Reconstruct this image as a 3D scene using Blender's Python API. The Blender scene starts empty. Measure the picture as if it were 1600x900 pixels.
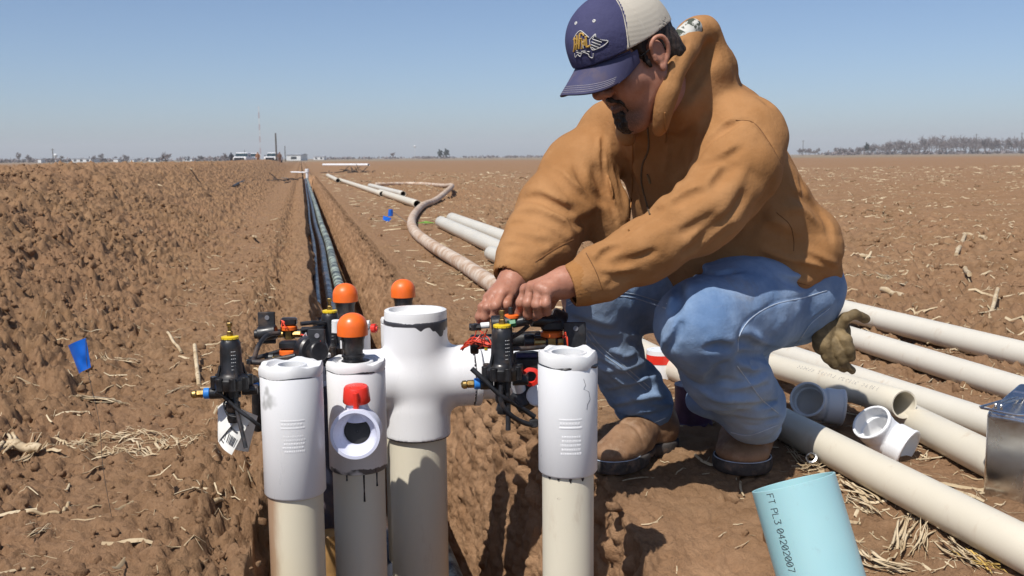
import bpy, math, random
import numpy as np
from mathutils import Vector, Matrix
from mathutils.bvhtree import BVHTree
R = math.radians
rng = np.random.default_rng(7)
random.seed(7)
scene = bpy.context.scene
COL = scene.collection

# ---------------------------------------------------------------- camera
CAM_H = 0.75
FPX = 1600.0                      # focal length in photo pixels (photo 1600 wide)
PITCH, ROLL = R(7.3), R(0.52)
cam_d = bpy.data.cameras.new('camera'); cam = bpy.data.objects.new('camera', cam_d)
COL.objects.link(cam); scene.camera = cam
cam_d.sensor_width = 36; cam_d.lens = 36.0
cam_d.clip_start = 0.05; cam_d.clip_end = 20000
cam_d.dof.use_dof = True; cam_d.dof.focus_distance = 2.25; cam_d.dof.aperture_fstop = 13
cam.matrix_world = Matrix.Translation((0, 0, CAM_H)) @ Matrix.Rotation(R(90) - PITCH, 4, 'X') @ Matrix.Rotation(-ROLL, 4, 'Z')
CM = np.array(cam.matrix_world.to_3x3())
def ray(px, py):
    d = CM @ np.array([(px - 800) / FPX, -(py - 450) / FPX, -1.0])
    return d / d[1]
C0 = np.array([0, 0, CAM_H])
def P(px, py, D):                 # the world point seen at a photo position, D metres ahead
    return C0 + ray(px, py) * D
def G(px, py, z=0.0):             # where that sight line meets the level z
    d = ray(px, py)
    return C0 + d * ((z - CAM_H) / d[2])
# ---------------------------------------------------------------- sky, sun, exposure
SH = np.array([0.112, 0.172, -0.30]); SH = SH / np.linalg.norm(SH)     # direction the sunlight travels
world = bpy.data.worlds.new('World'); scene.world = world; world.use_nodes = True
wn = world.node_tree; bg = wn.nodes['Background']
sky = wn.nodes.new('ShaderNodeTexSky'); sky.sky_type = 'NISHITA'; sky.sun_disc = False
sun_el = math.asin(-SH[2]); to_sun = -SH
sky.sun_elevation = sun_el; sky.sun_rotation = math.atan2(to_sun[0], to_sun[1])
sky.altitude = 0; sky.air_density = 0.7; sky.dust_density = 0.9; sky.ozone_density = 3.9
wn.links.new(sky.outputs[0], bg.inputs[0]); bg.inputs[1].default_value = 0.110
sd = bpy.data.lights.new('sun', 'SUN'); sd.energy = 4.5; sd.angle = R(0.53); sd.color = (1.0, 0.955, 0.89)
sun = bpy.data.objects.new('sun', sd); COL.objects.link(sun)
sun.rotation_euler = Vector(SH).to_track_quat('-Z', 'Y').to_euler(); sun.location = (-3, -3, 6)
vs = scene.view_settings; vs.view_transform = 'Standard'; vs.look = 'None'; vs.exposure = 0.10; vs.gamma = 1.0; vs.use_curve_mapping = False
scene.render.engine = 'CYCLES'
cy = scene.cycles; cy.use_denoising = True; cy.max_bounces = 6; cy.diffuse_bounces = 3; cy.glossy_bounces = 3; cy.transmission_bounces = 3
cy.volume_bounces = 0; cy.caustics_reflective = False; cy.caustics_refractive = False; cy.sample_clamp_indirect = 4.0

# ---------------------------------------------------------------- noise
_T = np.random.default_rng(11).random((64, 64, 64)).astype(np.float32)
def vnoise(x, y, z=0.0, f=1.0, seed=0):
    x = np.asarray(x, np.float64) * f + seed * 13.37; y = np.asarray(y, np.float64) * f + seed * 7.77; z = np.asarray(z, np.float64) * f + seed * 3.31
    x, y, z = np.broadcast_arrays(x, y, z)
    xi = np.floor(x); yi = np.floor(y); zi = np.floor(z)
    fx = (x - xi).astype(np.float32); fy = (y - yi).astype(np.float32); fz = (z - zi).astype(np.float32)
    fx = fx * fx * (3 - 2 * fx); fy = fy * fy * (3 - 2 * fy); fz = fz * fz * (3 - 2 * fz)
    xi = xi.astype(np.int64) & 63; yi = yi.astype(np.int64) & 63; zi = zi.astype(np.int64) & 63
    x1 = (xi + 1) & 63; y1 = (yi + 1) & 63; z1 = (zi + 1) & 63
    a = _T[xi, yi, zi] * (1 - fx) + _T[x1, yi, zi] * fx
    b = _T[xi, y1, zi] * (1 - fx) + _T[x1, y1, zi] * fx
    c = _T[xi, yi, z1] * (1 - fx) + _T[x1, yi, z1] * fx
    d = _T[xi, y1, z1] * (1 - fx) + _T[x1, y1, z1] * fx
    return ((a * (1 - fy) + b * fy) * (1 - fz) + (c * (1 - fy) + d * fy) * fz) * 2 - 1
def fbm(x, y, z=0.0, f=1.0, o=4, seed=0, g=0.5):
    s = 0; a = 1.0
    for i in range(o):
        s = s + a * vnoise(x, y, z, f, seed + i); f *= 2.03; a *= g
    return s
def clods(x, y, z, cell, seed=0, rmin=0.25, rmax=0.62):
    """domes of crumbled earth: the highest dome among the cells around, 0..1"""
    X = x / cell; Y = y / cell; Z = z / cell
    xi = np.floor(X).astype(np.int64); yi = np.floor(Y).astype(np.int64); zi = np.floor(Z).astype(np.int64)
    best = np.zeros(X.shape, np.float32)
    zs = (0,) if np.ndim(z) == 0 else (-1, 0, 1)
    for dx in (-1, 0, 1):
        for dy in (-1, 0, 1):
            for dz in zs:
                a = (xi + dx); b = (yi + dy); c = (zi + dz)
                h1 = _T[a & 63, (b + seed) & 63, (c + (a >> 6) * 5) & 63]; h2 = _T[(a + 17) & 63, b & 63, (c + seed + (b >> 6) * 3) & 63]
                h3 = _T[b & 63, (a + 31 + seed) & 63, (c + 9) & 63]; h4 = _T[(b + 5) & 63, (a + 40) & 63, (c + seed * 3) & 63]
                cx = a + h1; cy_ = b + h2; r = rmin + (rmax - rmin) * h3
                d2 = (X - cx) ** 2 + (Y - cy_) ** 2
                if len(zs) == 3: d2 = d2 + (Z - c - h4) ** 2
                v = np.sqrt(np.clip(1 - d2 / (r * r), 0, 1)) * r / rmax * (0.5 + 0.5 * h4)
                best = np.maximum(best, v.astype(np.float32))
    return best

# ---------------------------------------------------------------- mesh helpers
def link_mesh(name, V, F, mat=None, parent=None, smooth=True, origin=None):
    """V (n,3) world coordinates, F list/array of faces; stored relative to the parent's (or the given) origin"""
    V = np.asarray(V, np.float64)
    if parent is not None: o0 = np.array(parent['_o'])
    elif origin is not None: o0 = np.asarray(origin, float)
    else: o0 = np.zeros(3)
    me = bpy.data.meshes.new(name)
    if isinstance(F, np.ndarray):
        k = F.shape[1]; me.vertices.add(len(V)); me.vertices.foreach_set('co', (V - o0).astype(np.float32).ravel())
        me.loops.add(F.size); me.loops.foreach_set('vertex_index', F.astype(np.int32).ravel())
        me.polygons.add(len(F)); me.polygons.foreach_set('loop_start', np.arange(0, F.size, k, dtype=np.int32))
        me.update(calc_edges=True)
    else:
        me.from_pydata([tuple(v) for v in (V - o0)], [], [tuple(f) for f in F]); me.update()
    if smooth is True: me.polygons.foreach_set('use_smooth', [True] * len(me.polygons))
    if mat: me.materials.append(mat)
    ob = bpy.data.objects.new(name, me); COL.objects.link(ob)
    if parent is not None: ob.parent = parent; ob['_o'] = parent['_o']
    else: ob.location = o0; ob['_o'] = tuple(float(a) for a in o0)
    if smooth == 'auto':
        me.polygons.foreach_set('use_smooth', [True] * len(me.polygons))
        try: me.set_sharp_from_angle(angle=R(38))
        except Exception: pass
    return ob
def tag(o, label=None, cat=None, group=None, kind=None):
    if label: o['label'] = label
    if cat: o['category'] = cat
    if group: o['group'] = group
    if kind: o['kind'] = kind
    return o
def thing(name, loc, label, cat, group=None):
    o = bpy.data.objects.new(name, None); COL.objects.link(o); o.location = tuple(float(a) for a in loc)
    o['_o'] = tuple(float(a) for a in loc); o.empty_display_size = 0.05
    return tag(o, label, cat, group)
def nrm(v):
    v = np.asarray(v, float); return v / max(1e-12, np.linalg.norm(v))
def frame(ax, up=(0, 0, 1)):
    ax = nrm(ax); up = np.asarray(up, float)
    if abs(ax @ nrm(up)) > 0.98: up = np.array([0, 1.0, 0])
    x = nrm(np.cross(up, ax)); y = np.cross(ax, x)
    return x, y, ax
class MB:
    """collects shapes into one mesh"""
    def __init__(s): s.V = []; s.F = []; s.n = 0
    def add(s, V, F):
        V = np.asarray(V, float); s.V.append(V); s.F += [tuple(int(i) + s.n for i in f) for f in F]; s.n += len(V); return s
    def lathe(s, prof, base, axis=(0, 0, 1), seg=40, cap0=False, cap1=False, wob=0, up=(0, 0, 1)):
        x, y, a = frame(axis, up); base = np.asarray(base, float)
        V = []; F = []
        for j, (r, t) in enumerate(prof):
            for i in range(seg):
                th = 2 * math.pi * i / seg; rr = r
                if wob: rr = r * (1 + wob * math.sin(3 * th + t * 9) + wob * .6 * math.sin(7 * th + 1))
                V.append(base + a * t + (x * math.cos(th) + y * math.sin(th)) * rr)
        for j in range(len(prof) - 1):
            for i in range(seg):
                k = (i + 1) % seg; F.append((j * seg + i, j * seg + k, (j + 1) * seg + k, (j + 1) * seg + i))
        if cap0: F.append(tuple(range(seg))[::-1])
        if cap1: F.append(tuple((len(prof) - 1) * seg + i for i in range(seg)))
        return s.add(V, F)
    def cyl(s, a, b, r, r2=None, seg=20, bev=None):
        a = np.asarray(a, float); b = np.asarray(b, float); L = np.linalg.norm(b - a); r2 = r if r2 is None else r2
        c = min(r, r2) * 0.12 if bev is None else bev; c = min(c, L * .3)
        return s.lathe([(max(r - c, 1e-4), 0), (r, c), (r2, L - c), (max(r2 - c, 1e-4), L)], a, b - a, seg, True, True)
    def tube(s, pts, r, seg=10, caps=True):
        pts = [np.asarray(p, float) for p in pts]; n = len(pts)
        rs = [r] * n if np.isscalar(r) else list(r)
        T = [nrm(pts[min(i + 1, n - 1)] - pts[max(i - 1, 0)]) for i in range(n)]
        x, y, _ = frame(T[0]); V = []; F = []
        for i in range(n):
            x = nrm(x - T[i] * (x @ T[i])); y = np.cross(T[i], x)
            for k in range(seg):
                th = 2 * math.pi * k / seg; V.append(pts[i] + (x * math.cos(th) + y * math.sin(th)) * rs[i])
        for i in range(n - 1):
            for k in range(seg):
                m = (k + 1) % seg; F.append((i * seg + k, i * seg + m, (i + 1) * seg + m, (i + 1) * seg + k))
        if caps: F.append(tuple(range(seg))[::-1]); F.append(tuple((n - 1) * seg + k for k in range(seg)))
        return s.add(V, F)
    def box(s, c, size, axes=None, bev=0.0):
        """bevelled box; axes = three unit vectors"""
        X, Y, Z = axes if axes is not None else (np.array([1, 0, 0.]), np.array([0, 1, 0.]), np.array([0, 0, 1.]))
        hx, hy, hz = [q / 2 for q in size]; b = min(bev if bev else min(hx, hy, hz) * .15, min(hx, hy, hz) * .9)
        V = []; F = []
        def ring(ax, ay, z):
            return [(ax - b, -ay, z), (ax, -ay + b, z), (ax, ay - b, z), (ax - b, ay, z), (-ax + b, ay, z), (-ax, ay - b, z), (-ax, -ay + b, z), (-ax + b, -ay, z)]
        L = [ring(hx - b, hy - b, -hz), ring(hx, hy, -hz + b), ring(hx, hy, hz - b), ring(hx - b, hy - b, hz)]
        for r_ in L:
            for q in r_: V.append(np.asarray(c) + X * q[0] + Y * q[1] + Z * q[2])
        for j in range(3):
            for i in range(8):
                k = (i + 1) % 8; F.append((j * 8 + i, j * 8 + k, (j + 1) * 8 + k, (j + 1) * 8 + i))
        F.append(tuple(range(8))[::-1]); F.append(tuple(24 + i for i in range(8)))
        return s.add(V, F)
    def build(s, name, mat, parent=None, smooth='auto', origin=None):
        return link_mesh(name, np.vstack(s.V), s.F, mat, parent, smooth, origin)
def spline(pts, n=8):
    """Catmull-Rom through the points"""
    p = [np.asarray(q, float) for q in pts]; p = [2 * p[0] - p[1]] + p + [2 * p[-1] - p[-2]]; out = []
    for i in range(1, len(p) - 2):
        for k in range(n):
            t = k / n; a, b, c, d = p[i - 1], p[i], p[i + 1], p[i + 2]
            out.append(.5 * ((2 * b) + (-a + c) * t + (2 * a - 5 * b + 4 * c - d) * t * t + (-a + 3 * b - 3 * c + d) * t ** 3))
    out.append(p[-2]); return out

# ---------------------------------------------------------------- signed-distance modelling: smooth bodies, cloth, hands
class Field:
    def __init__(s, lo, hi, h):
        s.lo = np.asarray(lo, float); s.h = h; n = np.ceil((np.asarray(hi) - s.lo) / h).astype(int) + 1
        s.n = n; s.F = np.full(n, 0.3, np.float32)
    def blank(s):
        g = Field.__new__(Field); g.lo = s.lo; g.h = s.h; g.n = s.n; g.F = np.full(s.n, 0.3, np.float32); return g
    def join(s, g, k):
        h_ = np.clip(.5 + .5 * (s.F - g.F) / k, 0, 1); s.F = s.F * (1 - h_) + g.F * h_ - k * h_ * (1 - h_)
    def sub(s, lo, hi):
        i0 = np.clip(np.floor((np.asarray(lo) - s.lo) / s.h).astype(int), 0, s.n); i1 = np.clip(np.ceil((np.asarray(hi) - s.lo) / s.h).astype(int) + 1, 0, s.n)
        if np.any(i1 <= i0): return None, None
        sl = tuple(slice(a, b) for a, b in zip(i0, i1))
        ax = [(s.lo[k] + s.h * np.arange(i0[k], i1[k])).astype(np.float32) for k in range(3)]
        return sl, (ax[0][:, None, None], ax[1][None, :, None], ax[2][None, None, :])
    def put(s, sl, d, k, op):
        A = s.F[sl]
        if op == '+':
            if k > 0: h = np.clip(.5 + .5 * (A - d) / k, 0, 1); s.F[sl] = A * (1 - h) + d * h - k * h * (1 - h)
            else: s.F[sl] = np.minimum(A, d)
        else:
            if k > 0: h = np.clip(.5 - .5 * (A + d) / k, 0, 1); s.F[sl] = A * (1 - h) - d * h + k * h * (1 - h)
            else: s.F[sl] = np.maximum(A, -d)
    def cap(s, a, b, ra, rb=None, k=0.02, op='+', flat=None, ft=1.0):
        """tapered capsule; flat = a unit vector along which it is squashed by ft"""
        a = np.asarray(a, float); b = np.asarray(b, float); rb = ra if rb is None else rb; m = max(ra, rb) * max(1, 1 / ft if ft < 1 else 1) + k + .012
        sl, X = s.sub(np.minimum(a, b) - m, np.maximum(a, b) + m)
        if sl is None: return s
        ba = b - a; L2 = float(ba @ ba) + 1e-12
        px, py, pz = X[0] - a[0], X[1] - a[1], X[2] - a[2]
        t = np.clip((px * ba[0] + py * ba[1] + pz * ba[2]) / L2, 0, 1)
        qx, qy, qz = px - t * ba[0], py - t * ba[1], pz - t * ba[2]
        d2 = qx * qx + qy * qy + qz * qz
        if flat is not None:
            fl = nrm(flat); w = qx * fl[0] + qy * fl[1] + qz * fl[2]
            d2 = d2 + w * w * (1 / (ft * ft) - 1)
        s.put(sl, np.sqrt(d2) - (ra + (rb - ra) * t), k, op); return s
    def chain(s, pts, rs, k=0.02, op='+', **kw):
        for i in range(len(pts) - 1): s.cap(pts[i], pts[i + 1], rs[i], rs[i + 1], k, op, **kw)
        return s
    def ell(s, c, r, axes=None, k=0.02, op='+'):
        c = np.asarray(c, float); r = np.asarray(r, float); m = r.max() + k + .012
        sl, X = s.sub(c - m, c + m)
        if sl is None: return s
        A = np.eye(3) if axes is None else np.array(axes, float)
        p = [X[0] - c[0], X[1] - c[1], X[2] - c[2]]; q = [(p[0] * A[i][0] + p[1] * A[i][1] + p[2] * A[i][2]) for i in range(3)]
        k0 = np.sqrt(sum((q[i] / r[i]) ** 2 for i in range(3))); k1 = np.sqrt(sum((q[i] / r[i] ** 2) ** 2 for i in range(3))) + 1e-9
        s.put(sl, k0 * (k0 - 1) / k1, k, op); return s
    def box(s, c, half, axes=None, rad=0.005, k=0.0, op='+'):
        c = np.asarray(c, float); half = np.asarray(half, float); m = np.linalg.norm(half) + k + .012
        sl, X = s.sub(c - m, c + m)
        if sl is None: return s
        A = np.eye(3) if axes is None else np.array(axes, float)
        p = [X[0] - c[0], X[1] - c[1], X[2] - c[2]]; q = [np.abs(p[0] * A[i][0] + p[1] * A[i][1] + p[2] * A[i][2]) - (half[i] - rad) for i in range(3)]
        d = np.sqrt(sum(np.maximum(v, 0) ** 2 for v in q)) + np.minimum(np.maximum(np.maximum(q[0], q[1]), q[2]), 0) - rad
        s.put(sl, d, k, op); return s
    def tub(s, a, b, r, k=0.0, op='+', r2=None):
        """flat-ended round bar"""
        a = np.asarray(a, float); b = np.asarray(b, float); r2 = r if r2 is None else r2; m = max(r, r2) + k + .012; L = np.linalg.norm(b - a); u = (b - a) / L
        sl, X = s.sub(np.minimum(a, b) - m, np.maximum(a, b) + m)
        if sl is None: return s
        px, py, pz = X[0] - a[0], X[1] - a[1], X[2] - a[2]; t = px * u[0] + py * u[1] + pz * u[2]
        rad = np.sqrt(np.maximum((px - t * u[0]) ** 2 + (py - t * u[1]) ** 2 + (pz - t * u[2]) ** 2, 0)) - (r + (r2 - r) * np.clip(t / L, 0, 1))
        s.put(sl, np.maximum(rad, np.abs(t - L / 2) - L / 2), k, op); return s
    def folds(s, amp, f, st, dirn, c, rad, seed=0, warp=.02):
        """sharp cloth folds running across dirn, fading out away from c"""
        ax = [s.lo[k] + s.h * np.arange(s.n[k]) for k in range(3)]; I = np.nonzero(np.abs(s.F) < abs(amp) * 3 + s.h * 2)
        p = np.stack([ax[k][I[k]] for k in range(3)], 1); d = nrm(dirn); e, g, _ = frame(d)
        w = np.exp(-(((p - np.asarray(c)) / np.asarray(rad)) ** 2).sum(1)); a = p @ d; b = p @ e; q = p @ g
        n = vnoise(a + warp * vnoise(a, b, q, 9, seed + 3), b * st, q * st, f, seed); n2 = vnoise(a, b * st, q * st, f * 2.1, seed + 9)
        s.F[I] += amp * w * ((1 - 2.4 * np.abs(n)) + .4 * (1 - 2.4 * np.abs(n2))); return s
    def half(s, c, n, k=0.0):
        """cut away everything on the side the normal points to"""
        n = nrm(n); sl, X = s.sub(s.lo, s.lo + s.h * (s.n - 1)); d = (X[0] - c[0]) * n[0] + (X[1] - c[1]) * n[1] + (X[2] - c[2]) * n[2]
        s.put(sl, -d, k, '-'); return s
    def line(s, pts, w, amp):
        """amp > 0 presses a crease along the points, amp < 0 raises a fold"""
        pts = [np.asarray(p, float) for p in pts if p is not None]
        if len(pts) < 2: return s
        n = len(pts) - 1; m = w * 2.6
        lo = np.min(pts, 0) - m; hi = np.max(pts, 0) + m; sl, X = s.sub(lo, hi)
        if sl is None: return s
        best = None
        for i in range(n):
            a, b = pts[i], pts[i + 1]; ba = b - a; L2 = float(ba @ ba) + 1e-12
            px, py, pz = X[0] - a[0], X[1] - a[1], X[2] - a[2]
            t = np.clip((px * ba[0] + py * ba[1] + pz * ba[2]) / L2, 0, 1)
            d2 = (px - t * ba[0]) ** 2 + (py - t * ba[1]) ** 2 + (pz - t * ba[2]) ** 2
            tt = (i + t) / n; am = np.exp(-d2 / (w * w)) * np.clip(np.minimum(tt, 1 - tt) * 4 + .12, 0, 1)
            best = am if best is None else np.maximum(best, am)
        s.F[sl] = s.F[sl] + amp * best; return s
    def crease(s, pts, w, a):
        """a fold of cloth: a pressed valley with a raised roll on its upper side"""
        if len(pts) < 3: return s
        if w < .0055 or a < 0: return s.line(pts, w * .8, a * .9)
        P_ = [np.asarray(p, float) for p in pts]; up = []
        for i, p in enumerate(P_):
            T = nrm(P_[min(i + 1, len(P_) - 1)] - P_[max(i - 1, 0)]); n = np.cross(nrm(p - C0), T); n = n if n[2] > 0 else -n; up.append(p + nrm(n) * w * 1.5)
        s.line(up, w * 1.15, -a * .75); return s.line(P_, w * .85, a * 2.0)
    def bump(s, amp, f, o=2, seed=0, stretch=(1, 1, 1)):
        ax = [s.lo[k] + s.h * np.arange(s.n[k]) for k in range(3)]
        I = np.nonzero(np.abs(s.F) < abs(amp) * 3 + s.h * 2)
        s.F[I] += amp * fbm(ax[0][I[0]] * stretch[0], ax[1][I[1]] * stretch[1], ax[2][I[2]] * stretch[2], f, o, seed); return s
    def sample(s, p):
        q = (np.asarray(p) - s.lo) / s.h
        if np.any(q < 0) or np.any(q >= s.n - 1.001): return 0.3
        i = q.astype(int); f = q - i; v = s.F[i[0]:i[0] + 2, i[1]:i[1] + 2, i[2]:i[2] + 2]
        v = v[0] * (1 - f[0]) + v[1] * f[0]; v = v[0] * (1 - f[1]) + v[1] * f[1]; return float(v[0] * (1 - f[2]) + v[1] * f[2])
    def hit(s, px, py):
        """first surface point on the sight line through a photo position"""
        d = ray(px, py); y = s.lo[1]; y0 = y; y1 = s.lo[1] + s.h * (s.n[1] - 1); L = np.linalg.norm(d)
        while y < y1:
            v = s.sample(C0 + d * y)
            if v < 0:
                a, b = y0, y
                for _ in range(14):
                    m_ = (a + b) / 2
                    if s.sample(C0 + d * m_) < 0: b = m_
                    else: a = m_
                return C0 + d * b
            y0 = y; y += max(min(v, .03), .0012) / L * .8
        return None
    def trace(s, pix, n=5):
        q = spline([np.array([a, b, 0.]) for a, b in pix], n); return [p for p in (s.hit(a[0], a[1]) for a in q) if p is not None]
    def mesh(s):
        F = s.F; n = s.n; neg = F < 0
        c = neg[:-1, :-1, :-1].astype(np.int8)
        cnt = np.zeros(tuple(n - 1), np.int8)
        for dx in (0, 1):
            for dy in (0, 1):
                for dz in (0, 1): cnt += neg[dx:n[0] - 1 + dx, dy:n[1] - 1 + dy, dz:n[2] - 1 + dz]
        act = np.nonzero((cnt > 0) & (cnt < 8)); m = len(act[0]); idx = np.full(tuple(n - 1), -1, np.int64); idx[act] = np.arange(m)
        I = np.stack(act, 1); acc = np.zeros((m, 3)); num = np.zeros(m)
        cor = [(0, 0, 0), (1, 0, 0), (0, 1, 0), (1, 1, 0), (0, 0, 1), (1, 0, 1), (0, 1, 1), (1, 1, 1)]
        for a in range(8):
            for b in range(a + 1, 8):
                ca = np.array(cor[a]); cb = np.array(cor[b])
                if np.abs(ca - cb).sum() != 1: continue
                A = I + ca; B = I + cb; fa = F[A[:, 0], A[:, 1], A[:, 2]]; fb = F[B[:, 0], B[:, 1], B[:, 2]]
                x = (fa < 0) != (fb < 0); t = np.where(x, fa / np.where(x, fa - fb, 1), 0)
                acc += np.where(x[:, None], ca + t[:, None] * (cb - ca), 0); num += x
        V = s.lo + s.h * (I + acc / num[:, None]); Q = []
        for ax in range(3):
            o1, o2 = [(1, 2), (2, 0), (0, 1)][ax]
            sa = [slice(None)] * 3; sb = [slice(None)] * 3; sa[ax] = slice(0, -1); sb[ax] = slice(1, None)
            A = neg[tuple(sa)]; B = neg[tuple(sb)]; E = np.stack(np.nonzero(A != B), 1)
            ok = (E[:, o1] > 0) & (E[:, o2] > 0) & (E[:, o1] < n[o1] - 1) & (E[:, o2] < n[o2] - 1); E = E[ok]
            e1 = np.zeros(3, int); e1[o1] = 1; e2 = np.zeros(3, int); e2[o2] = 1
            def g(J): return idx[J[:, 0], J[:, 1], J[:, 2]]
            q = np.stack([g(E - e1 - e2), g(E - e2), g(E), g(E - e1)], 1); fl = ~A[E[:, 0], E[:, 1], E[:, 2]]
            q[fl] = q[fl][:, ::-1]; Q.append(q)
        Q = np.vstack(Q); Q = Q[(Q >= 0).all(1)]
        return V, Q
    def build(s, name, mat, parent=None, origin=None):
        V, Q = s.mesh(); return link_mesh(name, V, Q, mat, parent, True, origin)
def bvh(o):
    me = o.data; o0 = np.array(o['_o']); co = np.zeros(len(me.vertices) * 3); me.vertices.foreach_get('co', co); co = co.reshape(-1, 3) + o0
    return BVHTree.FromPolygons([tuple(c) for c in co], [tuple(p.vertices) for p in me.polygons])
def on(tree, pix, off=0.0, n=4):
    """project a traced line onto a built surface"""
    out = []
    for a in spline([np.array([a, b, 0.]) for a, b in pix], n):
        d = nrm(ray(a[0], a[1])); loc, nor, i, dist = tree.ray_cast(Vector(C0), Vector(d))
        if loc is not None: out.append(np.array(loc) - d * off)
    return out

# ---------------------------------------------------------------- materials
class NT:
    def __init__(s, name, rough=.6, base=(.5, .5, .5), metal=0.0, spec=.5):
        s.m = bpy.data.materials.new(name); s.m.use_nodes = True; s.t = s.m.node_tree; s.b = s.t.nodes['Principled BSDF']
        s.b.inputs['Base Color'].default_value = (*base, 1); s.b.inputs['Roughness'].default_value = rough; s.b.inputs['Metallic'].default_value = metal
        s.b.inputs['Specular IOR Level'].default_value = spec; s.co = None
    def n(s, t, **kw):
        x = s.t.nodes.new(t)
        for k, v in kw.items(): setattr(x, k, v)
        return x
    def l(s, a, b): s.t.links.new(a, b); return b
    def obj(s):
        if s.co is None: s.co = s.n('ShaderNodeTexCoord').outputs['Object']
        return s.co
    def noise(s, scale, detail=4, rough=.55, vec=None, stretch=None, dist=0.0):
        v = vec or s.obj()
        if stretch:
            mp = s.n('ShaderNodeMapping'); s.l(v, mp.inputs[0]); mp.inputs['Scale'].default_value = stretch; v = mp.outputs[0]
        x = s.n('ShaderNodeTexNoise'); x.inputs['Scale'].default_value = scale; x.inputs['Detail'].default_value = detail; x.inputs['Roughness'].default_value = rough; x.inputs['Distortion'].default_value = dist
        s.l(v, x.inputs['Vector']); return x.outputs[0]
    def ramp(s, fac, lo, hi, a=0.0, b=1.0):
        x = s.n('ShaderNodeMapRange'); x.interpolation_type = 'SMOOTHSTEP'; s.l(fac, x.inputs[0]); x.inputs[1].default_value = lo; x.inputs[2].default_value = hi; x.inputs[3].default_value = a; x.inputs[4].default_value = b
        return x.outputs[0]
    def math(s, op, a, b=None):
        x = s.n('ShaderNodeMath', operation=op)
        for i, v in enumerate((a, b)):
            if v is None: continue
            if isinstance(v, (int, float)): x.inputs[i].default_value = v
            else: s.l(v, x.inputs[i])
        return x.outputs[0]
    def mix(s, fac, a, b):
        x = s.n('ShaderNodeMix', data_type='RGBA')
        for i, v in ((0, fac), (6, a), (7, b)):
            if isinstance(v, tuple): x.inputs[i].default_value = (*v, 1)
            elif isinstance(v, (int, float)): x.inputs[i].default_value = v
            else: s.l(v, x.inputs[i])
        return x.outputs[2]
    def color(s, c): s.l(c, s.b.inputs['Base Color'])
    def bump(s, h, strength=.5, dist=.002):
        x = s.n('ShaderNodeBump'); x.inputs['Strength'].default_value = strength; x.inputs['Distance'].default_value = dist; s.l(h, x.inputs['Height'])
        if s.b.inputs['Normal'].is_linked: s.l(s.b.inputs['Normal'].links[0].from_socket, x.inputs['Normal'])
        s.l(x.outputs[0], s.b.inputs['Normal'])
    def sep(s, v=None):
        x = s.n('ShaderNodeSeparateXYZ'); s.l(v or s.obj(), x.inputs[0]); return x.outputs
def simple(name, base, rough=.5, metal=0.0, var=.12, scale=30, bump=0.0, spec=.5, dirt=0.0):
    m = NT(name, rough, base, metal, spec); nz = m.noise(scale, 5)
    lo = tuple(c * (1 - var * 2) for c in base); hi = tuple(min(1, c * (1 + var)) for c in base)
    c = m.mix(m.ramp(nz, .3, .7), lo, hi)
    if dirt: c = m.mix(m.math('MULTIPLY', m.ramp(m.noise(scale * .6, 6, .65), .5, .72), dirt), c, (.30, .19, .12))
    m.color(c); m.l(m.ramp(m.noise(scale * 1.7, 3), .3, .7, max(0, rough - .1), min(1, rough + .12)), m.b.inputs['Roughness'])
    if bump: m.bump(m.noise(scale * 6, 4), bump, .001)
    return m.m
# ================================================================ the ground: one sheet with the trench pressed into it
TA = math.atan2(ray(470, 250)[0], 1.0)
TT = np.array([math.sin(TA), math.cos(TA)]); TN = np.array([math.cos(TA), -math.sin(TA)])
def W(u, v): return u * TN[0] + v * TT[0], u * TN[1] + v * TT[1]
def UV(x, y): return x * TN[0] + y * TN[1], x * TT[0] + y * TT[1]
def sst(x, a, b): t = np.clip((x - a) / (b - a), 0, 1); return t * t * (3 - 2 * t)
def lipL(v): return -0.135 + 0.165 * sst(v, 2.5, 4.6) + 0.05 * vnoise(v, 3.3, 0, 1.6, 3) * np.clip(3 / v, 0, 1) + 0.02 * vnoise(v, 8.8, 0, 6, 5) * np.clip(3 / v, 0, 1)
def lipR(v): return 0.61 + 0.08 * np.exp(-((v - 2.2) / .45) ** 2) + 0.02 * vnoise(v, 1.1, 0, 1.3, 4) * np.clip(4 / v, 0, 1) + .008 * vnoise(v, 1.1, 0, 7, 6) * np.clip(3 / v, 0, 1)
DEPTH = 1.0
def base_z(u, v):
    """large shapes of the ground on both sides of the trench"""
    z = np.zeros(np.broadcast(u, v).shape)
    b = sst(-u, .50, 2.7); back = 1 - sst(-u, 3.9, 6.5)
    z = z + (0.63 + .05 * vnoise(u, v, 0, .35, 2) + .03 * vnoise(u, v, 0, 1.1, 9)) * b * back * (1 - sst(v, 95, 120))
    z = z + .03 * vnoise(u, v, 0, .8, 1) * np.clip((np.abs(u - .25) - .35) * 3, 0, 1) * np.clip(1 - v / 60, 0, 1)
    z = z - 0.10 * np.exp(-((u - .80) / .28) ** 2 - ((v - 1.75) / .42) ** 2)
    z = z - 0.05 * np.exp(-((u + .16) / .07) ** 2)
    return z
def billow(x, y, f, o, seed, g=.55):
    t = 0; a = 1.0
    for i in range(o): t = t + a * (np.abs(vnoise(x, y, 0, f, seed + i)) * 1.6 - .45); f *= 2.1; a *= g
    return t
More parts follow.
